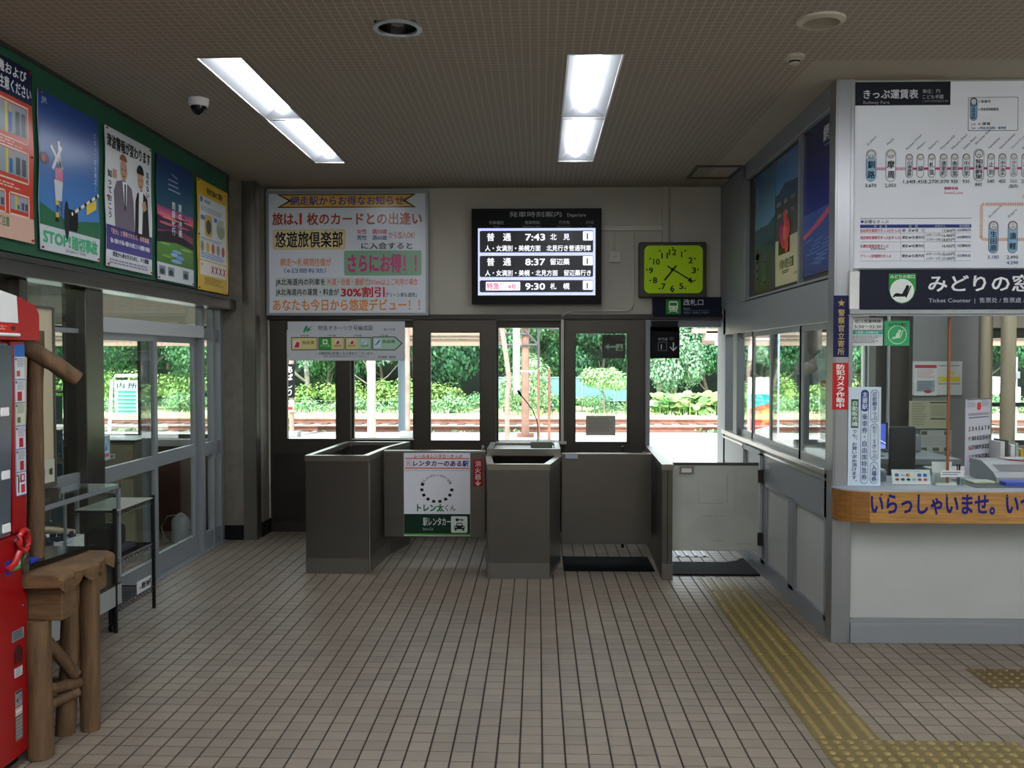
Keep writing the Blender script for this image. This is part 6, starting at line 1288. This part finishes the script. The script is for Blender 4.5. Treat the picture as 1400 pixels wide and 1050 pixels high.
# slab top with scalloped live edge
ys = [3.93 + .52 * k / 26 for k in range(27)]
mb = MB(); o = 0; prev = None
for k, y in enumerate(ys):
    dx = .015 * math.sin(y * 24) + .006 * math.sin(y * 61); dn = .04 + .04 * abs(math.sin((y - 3.93) * 26)); x1 = -2.04 + dx
    ring = [(-2.88, y, .755), (-2.88, y, .81), (x1 - .04, y, .812), (x1 - .01, y, .802), (x1, y, .785), (x1 - .005, y, .80 - dn), (x1 - .05, y, .755)]
    mb.v += ring; mb.c += [(1, 1, 1)] * 7
    if k: mb.f += [((k - 1) * 7 + i, (k - 1) * 7 + (i + 1) % 7, k * 7 + (i + 1) % 7, k * 7 + i) for i in range(7)]
mb.f += [tuple(range(7)), tuple(26 * 7 + i for i in range(7))]; mb.build('slab_top', LOGH, t, smooth=False)
log([(-2.262, 4.16, .81), (-2.265, 4.17, 1.4), (-2.262, 4.18, 1.86)], .036, 'upright_post', LOG, t, seed=12)
log([(-2.34, 4.05, 1.84), (-2.22, 4.18, 1.74), (-2.125, 4.28, 1.64)], .038, 'slanting_log', LOG, t, seed=13)
t = thing('dark_tray', (-2.4, 4.2, .812), 'dark glossy board lying on the log stand', 'board')
MB().prism([(-2.75, 3.98), (-2.215, 3.98), (-2.15, 4.42), (-2.75, 4.42)], .815, .838).build('board', M('dark_gloss', '#16130f', .18), t)
tag(MB().box(-2.26, 4.02, .839, -2.21, 4.09, .856, b=.003).build('blue_box', M('blue_plastic', '#1c2ca0', .4)), 'small blue box on the dark board', 'box')

# display case
t = thing('display_case', (-2.83, 5.3, 0), 'glass display case with aluminium edges left of the wire shelf', 'display case')
x0, x1, y0, y1 = -2.95, -2.66, 4.72, 5.91
for (x, y) in ((x0, y0), (x1 - .022, y0), (x0, y1 - .022), (x1 - .022, y1 - .022)): MB().box(x, y, .30, x + .022, y + .022, .93, b=.002).build('upright', ALUG, t)
mb = MB()
for x in (x0, x1 - .022): mb.box(x, y0, .912, x + .022, y1, .935)
for y in (y0, y1 - .022): mb.box(x0, y, .912, x1, y + .022, .935)
mb.build('top_frame', ALUG, t)
MB().box(x0 + .01, y0 + .01, .931, x1 - .01, y1 - .01, .937).build('top_glass', GLASS, t); MB().box(x1 - .012, y0 + .02, .31, x1 - .007, y1 - .02, .912).build('front_glass', GLASS, t); MB().box(x0 + .02, y1 - .012, .31, x1 - .02, y1 - .007, .912).build('side_glass', GLASS, t)
MB().box(x0 + .02, y0 + .02, .60, x1 - .03, 5.62, .606).build('glass_shelf', GLASS, t); MB().box(x1 - .025, 5.23, .31, x1 - .013, 5.245, .91).build('door_edge', ALUG, t)
MB().box(x0, y0, .17, x1, y1, .30, b=.004).build('base_panel', M('case_base', '#8f9390', .4), t); MB().box(x0, y0, .30, x1, y1, .31).build('floor_board', DARKF, t)
for x in (x0 + .04, x1 - .04):
    for y in (y0 + .06, y1 - .06):
        c = MB().tube([(x, y, .05), (x, y, .17)], .02, 10).build('leg', BLACKM, t); MB().tube([(x - .012, y, .027), (x + .012, y, .027)], .027, 16).build('caster', BLACK, c, smooth=True)
t = thing('foam_tray', (-2.8, 5.3, .606), 'white foam tray filled with dark blue goods and a wooden handle in the display case', 'tray')
m = MB(); m.prism([(-2.92, 5.0), (-2.70, 5.0), (-2.70, 5.5), (-2.92, 5.5)], .61, .69); m.build('tray', WHITE, t)
rn = random.Random(4); m = MB()
for k in range(26): x, y = rn.uniform(-2.90, -2.72), rn.uniform(5.03, 5.47); m.box(x, y, .685, x + .02, y + .035, .705 + rn.uniform(0, .03), b=.003)
m.build('goods', M('dark_blue_goods', '#182444', .6), t); MB().tube([(-2.84, 5.28, .76), (-2.72, 5.42, .715)], .018, 10).build('wooden_handle', M('pale_wood', '#b8a488', .6), t, smooth=True)
s = Sheet('left', -2.69, (0, 0, 60, 50), (5.23, .70, 5.36, .61), .002); s.scrib(8, 10, 50, 20, 1, '#8a9ab0'); s.text('￥600', 10, 26, 12, '#30343c', 40); s.done('price_card', 'small white price card leaning on the foam tray', 'card', '#c4c8cc')
tag(MB().box(-2.9, 5.0, .311, -2.72, 5.5, .48, b=.02).build('dark_bag', M('dark_cloth', '#1c1a1e', .8)), 'dark folded cloth bundle in the bottom of the display case', 'cloth')
# cream folding board on the case
t = thing('cream_board', (-2.80, 5.2, .94), 'cream framed display board standing on the glass case', 'board')
m = MB()
for a in holes(4.6, 1.0, 5.34, 2.03, [(4.63, 1.03, 5.325, 2.015)]): m.box(-2.80, a[0], a[1], -2.775, a[2], a[3])
m.build('frame', M('board_edge', '#4a463c', .5), t); MB().box(-2.798, 4.62, 1.02, -2.785, 5.33, 2.02).build('panel', BEIGE, t)
for y in (4.7, 5.25): MB().box(-2.84, y, .938, -2.72, y + .03, 1.0, b=.003).build('foot', M('board_edge'), t)
s = Sheet('left', -2.778, (0, 0, 60, 70), (5.07, 1.16, 5.32, 1.02), .002); s.text('網走市', 4, 4, 12, '#202420', 16, .01); s.text('佐久雄　様', 4, 24, 20, '#202420', 50, .02)
s.done('name_card', 'white name card with black characters at the foot of the cream board', 'card', '#b9bba8')
# wire shelf
t = thing('wire_shelf', (-2.8, 6.1, 0), 'black wire shelf rack with three levels beside the sliding door', 'shelf')
for x in (-2.93, -2.665):
    for y in (5.83, 6.42): MB().tube([(x, y, 0), (x, y, .79)], .0125, 10).build('leg', BLACKM, t)
for z in (.155, .455, .765):
    mb = MB()
    for x in (-2.93, -2.665): mb.tube([(x, 5.83, z), (x, 6.42, z)], .004, 5); mb.tube([(x, 5.83, z - .03), (x, 6.42, z - .03)], .003, 5); mb.tube([(x, 5.83 + .59 * k / 24, z - (0 if k % 2 else .03)) for k in range(25)], .002, 4)
    for y in (5.83, 6.42): mb.tube([(-2.93, y, z), (-2.665, y, z)], .004, 5)
    for k in range(22): mb.tube([(-2.93, 5.86 + k * .0255, z), (-2.665, 5.86 + k * .0255, z)], .0022, 4)
    mb.build('wire_deck', BLACKM, t)
tag(MB().box(-2.94, 5.86, .770, -2.655, 6.40, .774).build('white_sheet', M('dull_paper', '#a9aca0', .6)), 'white paper sheet covering the top of the wire shelf', 'sheet')
tag(MB().box(-2.88, 6.0, .462, -2.72, 6.26, .50, b=.008).build('dark_cloth', M('navy_cloth', '#20222c', .8)), 'folded dark cloth on the middle level of the wire shelf', 'cloth')
tag(MB().box(-2.9, 5.9, .505, -2.74, 6.18, .64, b=.03).build('dark_bag', M('black_cloth', '#121214', .8)), 'black bag lying on the folded cloth of the wire shelf', 'bag')
s = Sheet('left', -2.66, (0, 0, 90, 32), (6.14, .245, 6.36, .165), .004); s.text('Sale', 6, 12, 9, '#30343c', 16); s.text('時計', 28, 6, 19, '#14161a', 24, .04); s.text('390円', 56, 6, 19, '#14161a', 30, .04)
s.done('price_sign', 'white price sign with black characters on the bottom level of the wire shelf', 'sign', '#c8cacc')
tag(MB().box(-2.78, 5.86, .162, -2.74, 6.0, .42, b=.004).build('folded_stand', BLACK), 'thin black stand leaning on the bottom level of the wire shelf', 'stand')
# triangular sticker on the sliding door glass
s = Sheet('left', XL - .0, (0, 0, 26, 50), (6.34, 1.20, 6.46, 1.03), .001); s.poly([(13, 2), (25, 46), (1, 46)], '#a8c4dc', 1); s.poly([(13, 12), (17, 30), (9, 30)], '#3c78b4', 2); s.rect(4, 36, 22, 43, '#b85c50', 2)
s.done('sticker', 'small triangular pale blue sticker on the sliding door glass', 'sticker', '#8fa8b4')

# ---- annexe behind the left glass
def cabinet(y0, y1, x0, x1, lab):
    t = thing('filing_cabinet', ((x0 + x1) / 2, (y0 + y1) / 2, 0), lab, 'cabinet'); MB().box(x0, y0, .02, x1, y1, .98, b=.004).build('body', M('cab_beige', '#7f7a66', .5), t)
    for k in range(3):
        z = .05 + k * .31; d = MB().box(x0 + .015, y0 - .012, z, x1 - .015, y0, z + .285, b=.004).build('drawer', M('cab_front', '#8a846e', .5), t)
        cx = (x0 + x1) / 2; m = MB()
        for a in holes(cx - .06, z + .16, cx + .06, z + .205, [(cx - .045, z + .172, cx + .045, z + .193)]): m.box(a[0], y0 - .02, a[1], a[2], y0 - .012, a[3])
        m.build('handle', WHITE, d)
    MB().box(x0 - .01, y0 - .02, .98, x1 + .01, y1, 1.0, b=.003).build('cabinet_top', M('dark_top', '#3c3a34', .4), t)
    return t
cabinet(8.35, 8.85, -4.1, -3.62, 'beige three-drawer filing cabinet behind the left sliding door'); cabinet(8.35, 8.85, -4.62, -4.13, 'beige three-drawer filing cabinet half hidden behind the thick steel post')
t = thing('water_jug', (-3.38, 8.78, 0), 'translucent white plastic jug with a hose on the floor behind the sliding door', 'jug')
MB().lathe(-3.38, 8.78, [(.0, .0), (.075, 0), (.085, .015), (.085, .19), (.07, .225), (.03, .24), (.028, .265), (0, .265)], 24, cap=False).build('body', M('milky_plastic', '#b4bcc0', .4), t, smooth=True)
MB().tube([(-3.41, 8.74, .24), (-3.36, 8.74, .275), (-3.33, 8.78, .24)], .008, 8).build('handle', WHITE, t, smooth=True); pipe([(-3.42, 8.78, .25), (-3.5, 8.75, .24), (-3.55, 8.74, .14), (-3.52, 8.74, .03), (-3.46, 8.74, .008)], .006, 'hose', M('hose_grey', '#8c908e', .4), t)
t = thing('leaflet_rack', (-3.5, 6.4, 0), 'leaflet rack with pale pamphlets behind the fixed left glass', 'rack')
MB().tube([(-3.65, 6.6, 0), (-3.65, 6.6, 1.5)], .012, 8).tube([(-3.35, 6.6, 0), (-3.35, 6.6, 1.5)], .012, 8).tube([(-3.65, 6.6, 1.5), (-3.35, 6.6, 1.5)], .012, 8).build('frame', LGREY, t)
for k in range(4):
    z = .55 + k * .24; MB().box(-3.65, 6.53, z, -3.35, 6.6, z + .03).build('tray', LGREY, t)
    for j, c in enumerate(('#9cb4c8', '#c8c8c8', '#7c9cb8')): MB().box(-3.64 + j * .097, 6.545, z + .03, -3.555 + j * .097, 6.555, z + .2).build('leaflet', M('leaflet_%d' % j, c, .5), t)
t = thing('strip_lamp', (-3.35, 7.5, 2.28), 'thin greenish fluorescent lamp behind the glass above the sliding doors', 'light', 'thin lamps behind the left glass')
MB().box(-3.39, 7.1, 2.29, -3.33, 8.75, 2.335).box(-3.34, 7.9, 2.3, -3.175, 7.95, 2.33).build('housing', WHITE, t); MB().tube([(-3.36, 7.12, 2.275), (-3.36, 8.72, 2.275)], .013, 10).build('tube', LAMPS, t)
copy_tree(t, (-3.35, 5.55, 2.28))['label'] = 'thin greenish fluorescent lamp behind the glass above the vending machine'
# unseen lights added to brighten the annexe and the office
for i, (x, y, lab, gp) in enumerate(((-4.8, 6.5, 'unseen strip light added on the annexe ceiling', 'annexe lights'), (3.0, 7.2, 'unseen strip light added on the office ceiling', 'office lights'), (4.6, 7.2, 'unseen strip light added on the office ceiling', 'office lights'))):
    t = thing('ceiling_light', (x, y, H), lab, 'light', gp); MB().box(x - .12, y - .62, H - .05, x + .12, y + .62, H).build('housing', WHITE, t); MB().box(x - .09, y - .6, H - .085, x + .09, y + .6, H - .05, b=.01).build('lamp_cover', LAMPH, t)
_to.hide_render = True
bpy.data.objects.remove(_to)
